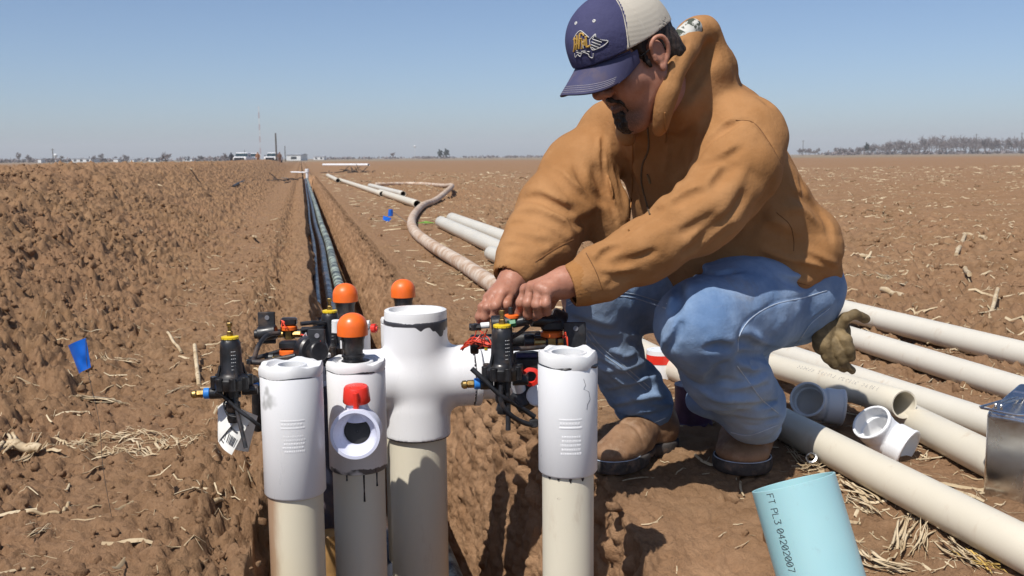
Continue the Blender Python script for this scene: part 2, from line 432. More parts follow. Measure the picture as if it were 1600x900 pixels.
def detail(u, v, x, y):
    bL = sst(-u, .42, .95)                                   # loose spoil on the left
    tr = np.exp(-((u - 1.15) / .75) ** 2)                     # ground trodden flat beside the trench
    til = sst(u, 1.5, 2.8)
    wx = .035 * vnoise(x, y, 0, 9, 71) + .012 * vnoise(x, y, 0, 31, 72); wy = .035 * vnoise(x, y, 0, 9, 73) + .012 * vnoise(x, y, 0, 31, 74); x = x + wx; y = y + wy
    patch = np.clip(.5 + 1.0 * vnoise(x, y, 0, 2.2, 21), 0, 1); rough = np.where(u > .3, .10 + .72 * til + .12 * (1 - tr), .26 + .74 * bL)
    near = np.clip(5 / np.maximum(v, .1), 0, 1)
    b1 = billow(x, y, 10.5, 4, 31, .6); b2 = billow(x, y, 33, 3, 41, .66); b3 = billow(x, y, 75, 2, 46, .6)
    c1 = clods(x, y, 0., .13, 1) * (.75 + .5 * vnoise(x, y, 0, 40, 76)); c2 = clods(x, y, 0., .052, 2); c3 = clods(x, y, 0., .026, 3)
    h = b1 * .038 * rough + billow(x + 5, y, 5.2, 2, 91) * .030 * rough * (.25 + .75 * bL) + b2 * .0165 * (.22 + .78 * rough) * near + b3 * .0062 * (.35 + .65 * rough) * near * near
    h = h + c1 * .030 * rough * patch * (.3 + .7 * bL) + c2 * .018 * (.10 + .9 * rough) * patch + c3 * .007 * near * patch
    h = h - .05 * sst(billow(x + 3, y, 4.6, 2, 61), .52, .85) * (bL + .55 * til) + fbm(x, y, 0, 2.1, 2, 33) * .024 * (.35 + .65 * np.maximum(bL, til))
    edge = np.exp(-((u + .19) / .13) ** 2) + .25 * np.exp(-((u - .68) / .07) ** 2)                    # crumbled lip
    return h + edge * (b2 * .020 + c2 * .026 + c3 * .012 + b1 * .012)
def ground_z(x, y):
    x = np.asarray(x, float); y = np.asarray(y, float); u, v = UV(x, y); return base_z(u, v) + detail(u, v, x, y)
def seq(a, b, f, mn):
    out = [a]
    while out[-1] < b: out.append(out[-1] + max(mn, f * abs(out[-1])))
    return out
vv = [0.35]
while vv[-1] < 3000: vv.append(vv[-1] + (max(.005, .0034 * vv[-1]) if vv[-1] > 1.3 else .02) * (1 if vv[-1] < 25 else (1.6 if vv[-1] < 120 else 8)))
vv = np.array(vv)
L_off = np.array([0] + seq(.005, 3000, .0058, .006)); L_off = np.concatenate([L_off[L_off < 6], seq(6.1, 3000, .06, .1)])
R_off = np.array([0] + seq(.005, 3000, .0055, .006)); R_off = np.concatenate([R_off[R_off < 7], seq(7.1, 3000, .045, .1)])
nw = 130
S_w = np.linspace(0, 1, nw)[1:-1]
rows = []
vcol = vv[:, None]
Uleft = lipL(vcol) - L_off[::-1][None, :]; Uright = lipR(vcol) + R_off[None, :]
def sheet(U):
    V_ = np.broadcast_to(vcol, U.shape); x, y = W(U, V_)
    return np.stack([x, y, base_z(U, V_) + detail(U, V_, x, y)], -1)
SL = sheet(Uleft); SR = sheet(Uright)
def wall(side, S0):
    top = S0[:, -1, 2] if side < 0 else S0[:, 0, 2]
    z = top[:, None] + (-DEPTH - top[:, None]) * S_w[None, :]
    lip = (lipL if side < 0 else lipR)(vcol); V_ = np.broadcast_to(vcol, z.shape)
    dp = np.clip(-z, 0, 1)
    fade = np.clip(S_w[None, :] * 12, 0, 1); nr = np.clip(5 / V_, 0, 1)
    if side < 0:
        c = clods(V_, z, 0., .07, 8); c2 = clods(V_, z, 0., .032, 9); off = .03 * fade * (fbm(V_, z, 0, 4, 3, 41)) + fade * (c * .035 + c2 * .016) + .03 * dp
    else:   # cut by the trencher: near-vertical scrape marks, lumps near the top
        c = clods(V_, z * .8, 0., .055, 12); c2 = clods(V_, z, 0., .024, 13); topm = np.exp(-((dp - .10) / .12) ** 2)
        off = -(.012 * vnoise(V_, z * .06, 0, 26, 51) + .006 * vnoise(V_, z * .15, 0, 70, 52) + .018 * fbm(V_, z, 0, 3.2, 3, 53)) * fade
        off = off - fade * (c * (.008 + .03 * topm) + c2 * .010) * nr - .07 * dp * sst(dp, 0, .5) - .09 * sst(dp, 0, .5) * sst(V_, 2.9, 5.0) - fade * billow(V_, z * 1.2, 9, 3, 81, .6) * .011 - np.exp(-((dp - .03) / .05) ** 2) * c2 * .02
    return (lambda U: np.stack([*W(U, V_), z], -1))(lip + off)
WL = wall(-1, SL); WR = wall(1, SR)[:, ::-1]
uf = np.linspace(0, 1, 26)[None, :]; a = WL[:, -1]; b = WR[:, 0]
FL = a[:, None, :] * (1 - uf[..., None]) + b[:, None, :] * uf[..., None]
FL[..., 2] = -DEPTH + (.05 * fbm(FL[..., 0], FL[..., 1], 0, 6, 3, 61) + clods(FL[..., 0], FL[..., 1], 0., .07, 14) * .05) * np.clip(np.minimum(uf, 1 - uf) * 8, 0, 1)
ALL = np.concatenate([SL, WL, FL[:, 1:-1], WR, SR], 1)
nv, nu = ALL.shape[:2]
# the trench stops at the far riser: fill it level beyond
TR_END = 46.0
fill = sst(vcol, TR_END, TR_END + 1.5)[..., None]
zz = ALL[..., 2:3]; ALL = np.concatenate([ALL[..., :2], np.where((zz < -.06) & (fill > 0), zz * (1 - fill), zz)], -1)
ii = (np.arange(nv - 1)[:, None] * nu + np.arange(nu - 1)[None, :]).ravel()
Q = np.stack([ii, ii + 1, ii + nu + 1, ii + nu], 1)
m = NT('soil', .95, (.26, .15, .09), 0, .15)
n1 = m.noise(1.3, 6, .6); n2 = m.noise(14, 8, .7); n3 = m.noise(110, 5, .7)
c = m.mix(m.ramp(n2, .3, .72), (.212, .121, .061), (.338, .209, .117))
c = m.mix(m.ramp(n1, .38, .66), c, m.mix(m.ramp(n3, .3, .7), (.235, .134, .072), (.315, .188, .106)))
c = m.mix(m.math('MULTIPLY', m.ramp(m.noise(60, 6, .7), .62, .75), .5), c, (.38, .28, .18))
geo = m.n('ShaderNodeNewGeometry'); nzz = m.sep(geo.outputs['Position'])
deep = m.ramp(nzz[2], -.02, -.14)
c = m.mix(m.math('MULTIPLY', deep, .85), c, m.mix(m.ramp(m.noise(9, 5, .6), .35, .65), (.31, .175, .092), (.45, .27, .152)))
# beyond the ploughed field: paler stubble and pasture
far = m.ramp(m.math('ADD', nzz[1], m.math('MULTIPLY', nzz[0], .35)), 170, 330)
c = m.mix(far, c, m.mix(m.ramp(m.noise(.01, 3), .4, .6), (.23, .19, .13), (.26, .19, .125)))
m.color(c); m.bump(n3, .9, .008); m.bump(m.noise(380, 3, .7), .7, .003)
SOIL = m.m
ground = link_mesh('ground', ALL.reshape(-1, 3), Q[:, ::-1], SOIL); tag(ground, 'bare brown ploughed field with a narrow trench cut through it', 'ground', kind='structure')
# which way round: make faces look up
def strew(n, ulo, uhi, vlo, vhi, sz, seed, mat, name, label, dens=None):
    """loose clods lying on the soil, one object"""
    r = np.random.default_rng(seed)
    ph = (1 + 5 ** .5) / 2
    ic = np.array([(-1, ph, 0), (1, ph, 0), (-1, -ph, 0), (1, -ph, 0), (0, -1, ph), (0, 1, ph), (0, -1, -ph), (0, 1, -ph), (ph, 0, -1), (ph, 0, 1), (-ph, 0, -1), (-ph, 0, 1)]) / math.sqrt(1 + ph * ph)
    fc = [(0, 11, 5), (0, 5, 1), (0, 1, 7), (0, 7, 10), (0, 10, 11), (1, 5, 9), (5, 11, 4), (11, 10, 2), (10, 7, 6), (7, 1, 8), (3, 9, 4), (3, 4, 2), (3, 2, 6), (3, 6, 8), (3, 8, 9), (4, 9, 5), (2, 4, 11), (6, 2, 10), (8, 6, 7), (9, 8, 1)]
    mid = {}; V = [tuple(q) for q in ic]; F = []
    def md(i, j):
        k = (min(i, j), max(i, j))
        if k not in mid: mid[k] = len(V); V.append(tuple(nrm(np.array(V[i]) + np.array(V[j]))))
        return mid[k]
    for (i, j, k) in fc:
        p, q, s_ = md(i, j), md(j, k), md(k, i); F += [(i, p, s_), (p, j, q), (s_, q, k), (p, q, s_)]
    V = np.array(V); F = np.array(F)
    v = vlo * (vhi / vlo) ** r.random(n); u = ulo + (uhi - ulo) * r.random(n)
    if dens is not None: keep = r.random(n) < dens(u, v); u, v = u[keep], v[keep]
    x, y = W(u, v); z = ground_z(x, y); k = len(x)
    s_ = sz[0] * (sz[1] / sz[0]) ** (r.random(k) ** 2.2) * (.8 + .2 * np.clip(v / 3, 1, 2.5))
    rot = r.random((k, 3)) * 6.28; sc = s_[:, None] * (.6 + .7 * r.random((k, 3)))
    P_ = V[None] * (1 + .62 * (r.random((k, len(V), 1)) - .5)) * sc[:, None, :]
    ca, sa = np.cos(rot), np.sin(rot)
    for ax, (p, q) in enumerate(((1, 2), (0, 2), (0, 1))):
        A = P_[..., p] * ca[:, None, ax] - P_[..., q] * sa[:, None, ax]; B = P_[..., p] * sa[:, None, ax] + P_[..., q] * ca[:, None, ax]; P_[..., p] = A; P_[..., q] = B
    P_ += np.stack([x, y, z + s_ * .12], -1)[:, None, :]
    FF = (F[None] + (np.arange(k) * len(V))[:, None, None]).reshape(-1, 3)
    o = link_mesh(name, P_.reshape(-1, 3), FF, mat); return tag(o, label, 'soil clods', kind='stuff')
strew(26000, -3.0, -.10, 1.5, 12, (.003, .015), 3, SOIL, 'soil_clods', 'loose crumbled clods heaped on the left bank of the trench', lambda u, v: .25 + .75 * sst(-u, .6, 1.3))
strew(6500, .66, 7.0, 1.6, 14, (.003, .020), 4, SOIL, 'soil_crumbs', 'small crumbs of earth scattered on the ground right of the trench', lambda u, v: .3 + .7 * sst(u, 1.4, 2.6))

# ---------------------------------------------------------------- straw litter
def straw_mesh(name, label, n, gen, seed, mat):
    r = np.random.default_rng(seed); Vs = []; Fs = []; k0 = 0
    for _ in range(n):
        u, v, L, w = gen(r); x, y = W(u, v); a = r.random() * 6.28; bend = (r.random() - .5) * 1.2; m_ = 4
        pts = []; px_, py_ = x - math.cos(a) * L / 2, y - math.sin(a) * L / 2; aa = a - bend / 2
        for i in range(m_ + 1):
            pts.append((px_, py_)); aa += bend / m_; px_ += math.cos(aa) * L / m_; py_ += math.sin(aa) * L / m_
        pts = np.array(pts); z = ground_z(pts[:, 0], pts[:, 1]); zt = z.max() + w * .2 + .001; tilt = (r.random() - .5) * .5 * (1 if r.random() < .3 else .25)
        z = .6 * z + .4 * zt + np.linspace(-1, 1, m_ + 1) * L * .5 * tilt + abs(tilt) * L * .4
        nx, ny = -math.sin(a), math.cos(a); tw = r.random() * 1.2
        for i in range(m_ + 1):
            ww = w * (1 - .6 * abs(i / m_ - .45)) * .5
            Vs += [(pts[i][0] + nx * ww, pts[i][1] + ny * ww, z[i] - ww * .5 + ww * tw), (pts[i][0], pts[i][1], z[i] + ww * .5), (pts[i][0] - nx * ww, pts[i][1] - ny * ww, z[i] - ww * .5 - ww * tw * .5)]
        for i in range(m_):
            q = k0 + i * 3; Fs += [(q, q + 1, q + 4, q + 3), (q + 1, q + 2, q + 5, q + 4)]
        k0 += 3 * (m_ + 1)
    o = link_mesh(name, np.array(Vs), np.array(Fs), mat); return tag(o, label, 'straw', kind='stuff')
m = NT('straw', .75, (.5, .4, .25), 0, .3)
c = m.mix(m.ramp(m.noise(5, 4), .3, .7), (.37, .27, .155), (.62, .51, .34)); c = m.mix(m.ramp(m.noise(90, 3), .55, .7), c, (.30, .21, .12))
m.color(c); m.bump(m.noise(300, 2, stretch=(1, 1, .2)), .4, .001); STRAW = m.m
def gR(r):
    v = 1.7 * (50 / 1.7) ** (r.random() ** .62); big = r.random() ** 4
    return .72 + r.random() * (1.6 + v * .85), v, (.015 + .10 * big + .025 * r.random()) * (1 + v / 25), (.0016 + .007 * big) * (1 + v / 9)
def gL(r):
    v = 1.6 * (14 / 1.6) ** r.random(); big = r.random() ** 5; u = -.16 - .9 * r.random() ** 1.2 - (2 * r.random() if r.random() < .12 else 0)
    return u, v, .012 + .09 * big + .02 * r.random(), .0012 + .007 * big
straw_mesh('straw_litter', 'dry corn straw scattered over the field right of the trench', 14000, gR, 5, STRAW)
straw_mesh('straw_litter', 'dry straw bits scattered on the trodden ground left of the trench', 1100, gL, 6, STRAW)
# ================================================================ plastics and metals
def pvc(name, base=(.80, .80, .79), rough=.32, dirt=.25, stain=None, scale=18):
    m = NT(name, rough, base, 0, .5)
    c = m.mix(m.ramp(m.noise(3, 3), .3, .7), tuple(b * .95 for b in base), base)
    sm = m.noise(scale, 6, .7, stretch=(1, 1, .25)); c = m.mix(m.math('MULTIPLY', m.ramp(sm, .56, .74), dirt), c, (.45, .33, .22))
    sp = m.noise(60, 4, .8); c = m.mix(m.math('MULTIPLY', m.ramp(sp, .68, .74), dirt * 1.2), c, (.28, .20, .15))
    if stain: c = stain(m, c)
    m.color(c); m.l(m.ramp(sm, .3, .7, rough - .06, rough + .2), m.b.inputs['Roughness']); m.bump(m.noise(25, 3), .06, .002)
    m.b.inputs['Subsurface Weight'].default_value = .04; m.b.inputs['Subsurface Radius'].default_value = (.01, .01, .01)
    return m.m
def ring_stain(z0, z1, col=(.10, .10, .11), thr=.5, sc=22, amt=.85, amp=.02):
    """solvent cement smeared round a joint between two heights of the part's own z"""
    def f(m, c):
        z = m.sep()[2]; wob = m.math('MULTIPLY', m.math('SUBTRACT', m.noise(sc, 4, .65, stretch=(1, 1, .12)), .5), amp * 4)
        zz = m.math('ADD', z, wob)
        a = m.math('MULTIPLY', m.ramp(zz, z0 - .001, z0 + .001), m.ramp(zz, z1 + .001, z1 - .001))
        br = m.ramp(m.noise(sc * .8, 3, .5), thr - .06, thr + .04)
        return m.mix(m.math('MULTIPLY', m.math('MULTIPLY', a, br), amt), c, col)
    return f
def side_dirt(col=(.36, .20, .11)):
    def f(m, c):
        x = m.sep()[0]; n_ = m.noise(14, 5, .7, stretch=(1, 1, .22)); a = m.ramp(m.math('ADD', x, m.math('MULTIPLY', n_, -.045)), -.036, -.066)
        return m.mix(m.math('MULTIPLY', a, .85), c, col)
    return f
WHITE = pvc('white_pvc', (.80, .80, .80), .30, .06)
WHITE_TEE = None
CREAM = pvc('cream_pvc', (.76, .70, .55), .34, .38)
CREAM_DIRTY = pvc('cream_pvc_muddy', (.76, .69, .52), .36, .42, side_dirt())
GREYPVC = pvc('pale_grey_pvc', (.66, .67, .68), .36, .12)
FITTING = pvc('bright_white_pvc', (.83, .84, .85), .28, .05)
BUSH = pvc('bushing_pvc', (.82, .82, .81), .3, .05, ring_stain(-.2, .2, (.16, .16, .17), .62, 26, .6))
BLACK = simple('black_plastic', (.018, .018, .020), .38, 0, .3, 40, dirt=.18)
BLACKM = simple('matt_black_plastic', (.028, .029, .033), .55, 0, .3, 40, dirt=.25)
RUBBER = simple('black_rubber_hose', (.022, .023, .027), .5, 0, .3, 30, dirt=.35)
ORANGE = simple('orange_plastic', (.90, .16, .02), .38, 0, .05, 20)
REDPL = simple('red_plastic', (.74, .035, .02), .35, 0, .06, 20)
YELLOW = simple('yellow_plastic', (.78, .55, .02), .4, 0, .08, 20)
BLUEPL = simple('blue_plastic', (.03, .22, .65), .4, 0, .08, 20)
GREENPL = simple('green_plastic', (.02, .22, .08), .4, 0, .1, 20)
BRASS = simple('brass', (.42, .29, .11), .38, 1.0, .15, 60)
STEELM = simple('steel', (.55, .55, .55), .3, 1.0, .1, 60)
REDWIRE = simple('red_wire', (.75, .07, .03), .4, 0, .1, 20)
WHITETIE = simple('white_tie', (.8, .8, .78), .4, 0, .05, 20)
GLUE = simple('dark_solvent_cement', (.03, .03, .035), .3, 0, .3, 60)
LILAC = pvc('bluish_white_pvc', (.70, .72, .86), .3, .05)
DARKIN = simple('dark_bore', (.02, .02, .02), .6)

# ================================================================ risers in the trench
def riser(px, D, pyt, rc, rp, pyb, label, pipe_mat, coup_mat, bush=True, chip=0, name='pvc_riser', pipe_lab=None):
    """a standing pipe with a coupling: pyt / pyb are the photo heights of the coupling's top and bottom"""
    top = P(px, pyt, D); zb = P(px, pyb, D)[2]; zt = top[2]; x, y = top[0], top[1]
    t = thing(name, (x, y, -DEPTH + .02), label, 'pipe riser', 'white pipe risers standing in the trench')
    L = zb - (-DEPTH) + .01
    MB().lathe([(rp, 0), (rp, L)], (x, y, -DEPTH), seg=48).build('pipe', pipe_mat, t)
    h = zt - zb; w = .006
    MB().lathe([(rp + .001, 0), (rc - .003, .0), (rc, .004), (rc, h * .5), (rc * 1.004, h * .5 + .002), (rc * 1.004, h - .004), (rc - .002, h), (rc - w, h), (rc - w, h - .03), (rc - w - .004, h - .05)], (x, y, zb), seg=64).build('coupling', coup_mat, t)
    return t, np.array([x, y, zt]), np.array([x, y, zb])
def bushing(t, top, r, hgt=.022, inner=.4, wob=.03, seed=0, dome=False, lip=True):
    """reducer bushing glued in the mouth: uneven many-sided white rim with a round hole"""
    rr = np.random.default_rng(seed); mb = MB(); seg = 40; V = []; F = []
    sides = 8; prof = [(r * .96, -.012, 0), (r * 1.0, 0.0, 1), (r * 1.01, hgt * .7, 1), (r * .98, hgt, 1), (r * .80, hgt * 1.02, .5), (r * .76, hgt * .55, 0), (r * (inner + .14), hgt * .5, 0), (r * (inner + .1), hgt * .95, 0), (r * inner, hgt * .95, 0), (r * inner, -.02, 0)]
    for (q, z, k) in prof:
        for i in range(seg):
            th = 2 * math.pi * i / seg; po = math.cos(math.pi / sides) / math.cos((th % (2 * math.pi / sides)) - math.pi / sides)
            f = 1 + k * (.35 * (po - 1) * -1 + wob * math.sin(2 * th + seed)) if k else 1
            V.append((top[0] + q * f * math.cos(th), top[1] + q * f * math.sin(th), top[2] + z + k * .003 * math.sin(5 * th + seed) + k * .002 * math.sin(9 * th)))
    for j in range(len(prof) - 1):
        for i in range(seg): q = (i + 1) % seg; F.append((j * seg + i, j * seg + q, (j + 1) * seg + q, (j + 1) * seg + i))
    mb.add(V, F); o = mb.build('bushing', BUSH, t)
    # ragged black cement line squeezed out under the rim
    mb = MB(); pts = []; rs = []
    for i in range(49):
        th = 2 * math.pi * i / 48; g = max(.0, vnoise(th * 1.7, seed, 0, 1.0, 3)); pts.append((top[0] + r * .995 * math.cos(th), top[1] + r * .995 * math.sin(th), top[2] - .001 + .0015 * math.sin(4 * th))); rs.append(.0012 + .0042 * float(g))
    mb.tube(pts, rs, 6, False); mb.build('glue_line', GLUE, t)
    return o
def moulded(t, c, r, px, py, D):
    """raised bars and rows of tiny moulded lettering on the face of a coupling, around the sight line px"""
    d = P(px, py, D) - c; th0 = math.atan2(d[1], d[0]); mb = MB()
    def patch(a0, a1, z0, z1, hgt=.0004):
        n_ = max(2, int((a1 - a0) / .06) + 1); V = []; F = []
        for i in range(n_ + 1):
            th = th0 + a0 + (a1 - a0) * i / n_
            for q, z in ((r - .001, z0 - .0008), (r + hgt, z0), (r + hgt, z1), (r - .001, z1 + .0008)): V.append((c[0] + q * math.cos(th), c[1] + q * math.sin(th), z))
        for i in range(n_):
            for j in range(3): F.append((i * 4 + j, (i + 1) * 4 + j, (i + 1) * 4 + j + 1, i * 4 + j + 1))
        F += [(0, 1, 2, 3), (n_ * 4 + 3, n_ * 4 + 2, n_ * 4 + 1, n_ * 4)]
        mb.add(V, F)
    zc = P(px, py, D)[2]; h = .0028
    for k, zz in enumerate((.0, .0075, .015)):
        if k == 1:
            for j in range(7): patch(-.36 + j * .10, -.36 + j * .10 + .065, zc - zz - h * .7, zc - zz + h * .7)
        else: patch(-.38, .38, zc - zz - h / 2, zc - zz + h / 2)
    rr = np.random.default_rng(int(px))
    for k in range(5):
        a_ = -.35 + .1 * rr.random(); zz = zc - .034 - k * .0078
        while a_ < .34:
            w = .03 + .035 * rr.random(); patch(a_, a_ + w, zz, zz + .0035, .0002); a_ += w + .025
    o = mb.build('moulded_marking', WHITE, t); return o

t1, top1, bot1 = riser(455, 2.07, 583, .0635, .0572, 768, 'leftmost white capped pipe riser with cream pipe below, black smudges on its coupling', CREAM_DIRTY,
    pvc('white_pvc_smudged', (.80, .80, .80), .30, .05, ring_stain(-.5, 3, (.22, .22, .20), .71, 16, .65, .1)))
bushing(t1, top1, .0625, .020, .42, .02, 1); moulded(t1, bot1, .0637, 457, 660, 2.0)
t2, top2, bot2 = riser(556, 2.25, 575, .0650, .0585, 730, 'white pipe riser with ball valve and orange domed vent, second from the left', CREAM,
    pvc('white_pvc_joint', (.80, .80, .80), .30, .05, ring_stain(P(560, 730, 2.25)[2] + DEPTH - .02 - .004, P(560, 730, 2.25)[2] + DEPTH - .02 + .012, (.05, .05, .05), .46, 20, .9, .006)))
bushing(t2, top2, .0640, .018, .50, .018, 2)
# glue runs under the coupling
mb = MB()
for (px_, L_) in ((574, .060), (592, .030), (548, .012)):
    a = P(px_, 731, 2.25); q = a - np.array([top2[0], top2[1], 0]); th = math.atan2(q[1], q[0]) 
    dx = a[0] - top2[0]; yy = top2[1] - math.sqrt(max(1e-6, .0588 ** 2 - dx * dx))
    mb.tube([(a[0], yy, a[2] + .004), (a[0], yy, a[2] - L_ * .6), (a[0], yy, a[2] - L_)], [.0022, .0014, .0024], 8)
mb.build('glue_drip', GLUE, t2)
t4, top4, bot4 = riser(887, 1.86, 566, .0550, .0484, 735, 'rightmost white capped pipe riser, standing alone in front of the crouching man', CREAM, WHITE)
bushing(t4, top4, .0545, .021, .55, .035, 4); moulded(t4, bot4, .0552, 893, 660, 1.79)
mb = MB()
for (px_, w_) in ((858, .004), (889, .007), (908, .006), (871, .004)):
    a = P(px_, 736, 1.86); dx = a[0] - top4[0]; yy = top4[1] - math.sqrt(max(1e-6, .0486 ** 2 - dx * dx))
    mb.tube([(a[0], yy - .001, a[2] + .003), (a[0], yy, a[2] - .002), (a[0], yy, a[2] - w_)], [.003, .0028, .001], 8)
mb.build('glue_drip', GLUE, t4)
# scratch line on the right coupling
def on_cyl(c, r, px_, py_, D):
    d = ray(px_, py_); ox, oy = C0[0] - c[0], C0[1] - c[1]; A = d[0] ** 2 + d[1] ** 2; B = 2 * (ox * d[0] + oy * d[1]); Cc = ox * ox + oy * oy - r * r; q = B * B - 4 * A * Cc
    if q < 0: return None
    return C0 + d * ((-B - math.sqrt(q)) / (2 * A))
sc = [on_cyl(top4, .0553, a, b, 1.8) for a, b in ((912, 592), (915, 602), (912, 608), (920, 612), (922, 624), (918, 632), (917, 640))]
MB().tube(sc, .00035, 5).build('scratch', GLUE, t4)

# ---- the big cross fitting
tee_c = P(651, 590, 2.57); TN3 = np.array([TN[0], TN[1], 0.])
zt3 = P(643, 497, 2.57)[2]; zb3 = P(650, 692, 2.485)[2]
t3 = thing('pvc_riser', (tee_c[0], tee_c[1], -DEPTH + .02), 'large white cross fitting on a thick pipe, black glue running from its top collar', 'pipe riser', 'white pipe risers standing in the trench')
MB().lathe([(0.0734, 0), (0.0734, zb3 + DEPTH + .02)], (tee_c[0], tee_c[1], -DEPTH), seg=56).build('pipe', CREAM, t3)
f = Field((tee_c[0] - .42, tee_c[1] - .2, zb3 - .02), (tee_c[0] + .3, tee_c[1] + .2, zt3 + .03), .0042)
top3 = np.array([tee_c[0], tee_c[1], zt3])
f.cap(top3 + (0, 0, .2), (tee_c[0], tee_c[1], zb3 - .2), 0.0806, 0.0806, 0)
f.cap((tee_c[0], tee_c[1], zb3 + .07), (tee_c[0], tee_c[1], zb3 - .2), 0.0827, 0.0827, .01)
armR = tee_c + TN3 * .145; armL = tee_c - TN3 * .34
f.cap(tee_c, tee_c + TN3 * .35, 0.0786, 0.0786, .030); f.cap(tee_c, armL - TN3 * .2, 0.0775, 0.0775, .014)
f.half(top3, (0, 0, 1)); f.half((0, 0, zb3), (0, 0, -1)); f.half(armR, TN3); f.half(armL, -TN3)
def drips(m, c):
    z = m.sep()[2]; H = zt3 + DEPTH - .02
    w = m.noise(19, 2, .5, stretch=(1, 1, .02)); d = m.math('MULTIPLY', m.math('POWER', m.ramp(w, .46, .80), 2.0), .05)
    a = m.math('MULTIPLY', m.ramp(m.math('ADD', z, d), H - .013, H - .011), m.ramp(z, H + .004, H + .002))
    return m.mix(a, c, (.045, .045, .052))
TEEMAT = pvc('white_pvc_tee', (.82, .82, .83), .28, .04, drips)
f.build('cross_fitting', TEEMAT, t3)
x, y, _a = frame((0, 0, 1))
MB().lathe([(0.0791, -.01), (0.0796, .012), (0.0791, .016), (0.0786, .021), (0.0760, .0225), (.068, .0225), (.066, .010), (.058, .008), (.040, .006), (.038, -.03)], top3, seg=36, wob=.010).build('bushing', BUSH, t3)
mb = MB(); mb.lathe([(0.0796, 0), (0.0806, .004), (0.0806, .015), (.076, .018), (.068, .019), (.066, 0)], armR, TN3, 48); mb.build('arm_collar', WHITE, t3)
MB().lathe([(0.0783, 0), (0.0785, .006)], armR - TN3 * .008, TN3, 48).build('glue_line', GLUE, t3)
MB().lathe([(.0655, 0), (.0655, .20), (.060, .205)], armR, TN3, 48, cap1=True).build('side_pipe', FITTING, t3)
MB().lathe([(0.0824, 0), (0.0834, .0022), (0.0824, .004)], (tee_c[0], tee_c[1], zb3 - .002), seg=56).build('glue_line', GLUE, t3)
# round injection mark
a = P(651, 600, 2.36); MB().lathe([(.0052, 0), (.0062, .0009), (.0068, 0)], P(651, 600, 2.57 - .0812), nrm(P(651, 600, 1) - P(651, 600, 2)), 28).build('mould_mark', WHITE, t3)

# ---- domed air vents on risers
def vent(t, base, s=1.0, seed=0, grooves=True, tall=1.0):
    """black threaded neck with flared head under an orange dome; part of the riser it is screwed into"""
    pr = [(.020, -.01), (.026, 0), (.026, .006), (.023, .007), (.0225, .014), (.0255, .015), (.0255, .019), (.022, .020), (.0215, .028 * tall), (.0245, .034 * tall), (.0255, .052 * tall), (.029, .062 * tall), (.030, .066 * tall), (.030, .069 * tall), (.022, .07 * tall)]
    n_ = MB().lathe([(a * s, b * s) for a, b in pr], base, seg=36).build('air_vent', BLACK, t)
    z0 = .066 * s * tall; r = .0345 * s; dp = [(r * .8, z0 - .004), (r * .985, z0 - .003), (r, z0 + .002), (r * .985, z0 + .018 * s)]
    for k in range(1, 9): th = k / 8 * math.pi / 2; dp.append((max(1e-4, r * .985 * math.cos(th) ** .92), z0 + .016 * s + .031 * s * math.sin(th)))
    MB().lathe(dp, base, seg=44).build('orange_dome', ORANGE, n_)
    if grooves: MB().box(base + np.array([-.024 * s, -.012 * s, .044 * s]), (.004 * s, .004 * s, .018 * s)).build('white_tab', WHITETIE, n_)
    return n_
vent(t2, top2 + np.array([-.005, 0, .012]), 1.0)
def back_riser(px, D, pyc, label):
    top = P(px, pyc, D); t = thing('pvc_riser', (top[0], top[1], -DEPTH + .02), label, 'pipe riser', 'white pipe risers standing in the trench')
    MB().lathe([(.0572, 0), (.0572, top[2] + DEPTH - .1)], (top[0], top[1], -DEPTH), seg=40).build('pipe', CREAM, t)
    MB().lathe([(.058, 0), (.063, .001), (.0635, .004), (.0635, .147), (.061, .150), (.04, .152)], (top[0], top[1], top[2] - .15), seg=48, cap1=True).build('coupling', WHITE, t)
    bushing(t, top, .062, .014, .5, .015, int(px)); return t, top
t5, top5 = back_riser(541, 2.72, 512, 'farther white riser with orange vent, half hidden behind the front orange dome')
vent(t5, top5 + np.array([0, 0, .010]), .98, grooves=False)
t6, top6 = back_riser(631, 2.78, 503, 'white riser hidden behind the large cross fitting, its orange vent showing above the rim')
vent(t6, top6 + np.array([0, 0, .008]), .98, grooves=False)
mb = MB(); a = P(581, 513, 2.66); mb.cyl(a, a + np.array([.012, -.004, .001]), .012, seg=20); mb.cyl(a + np.array([.012, -.004, 0]), a + np.array([.016, -.005, 0]), .006, seg=14); mb.build('red_plug', REDPL, t5)

# ---- ball valve on the second riser
bc = P(559, 672, 2.14); ax = nrm(np.array([.03, -1.0, .06])); 
bv = MB(); s0 = bc + ax * -.055
bv.lathe([(.030, 0), (.030, .02), (.044, .028), (.050, .040), (.0525, .052), (.053, .062), (.0515, .074), (.0515, .082), (.053, .083), (.0535, .098), (.0525, .103), (.046, .1035), (.044, .100), (.0405, .086), (.032, .078), (.0285, .070), (.0275, .035)], s0, ax, 56)
sz = bc + np.array([0, .0, .045]); bv.lathe([(.028, -.02), (.027, .0), (.024, .008), (.023, .018), (.019, .020), (.0185, .022)], sz, (0.0, -.12, 1), 32, cap1=True)
ob = bv.build('ball_valve', LILAC, t2)
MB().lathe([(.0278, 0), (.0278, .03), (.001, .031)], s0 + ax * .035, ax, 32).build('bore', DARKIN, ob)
hb = sz + np.array([0, -.003, .0185]); hm = MB()
hm.lathe([(.0285, 0), (.0295, .002), (.0285, .012), (.0265, .030), (.024, .034), (.012, .036), (.001, .036)], hb, (0, -.1, 1), 36)
hm.box(hb + np.array([.003, -.030, .006]), (.011, .012, .044), bev=.003); ho = hm.build('red_handle', REDPL, ob)

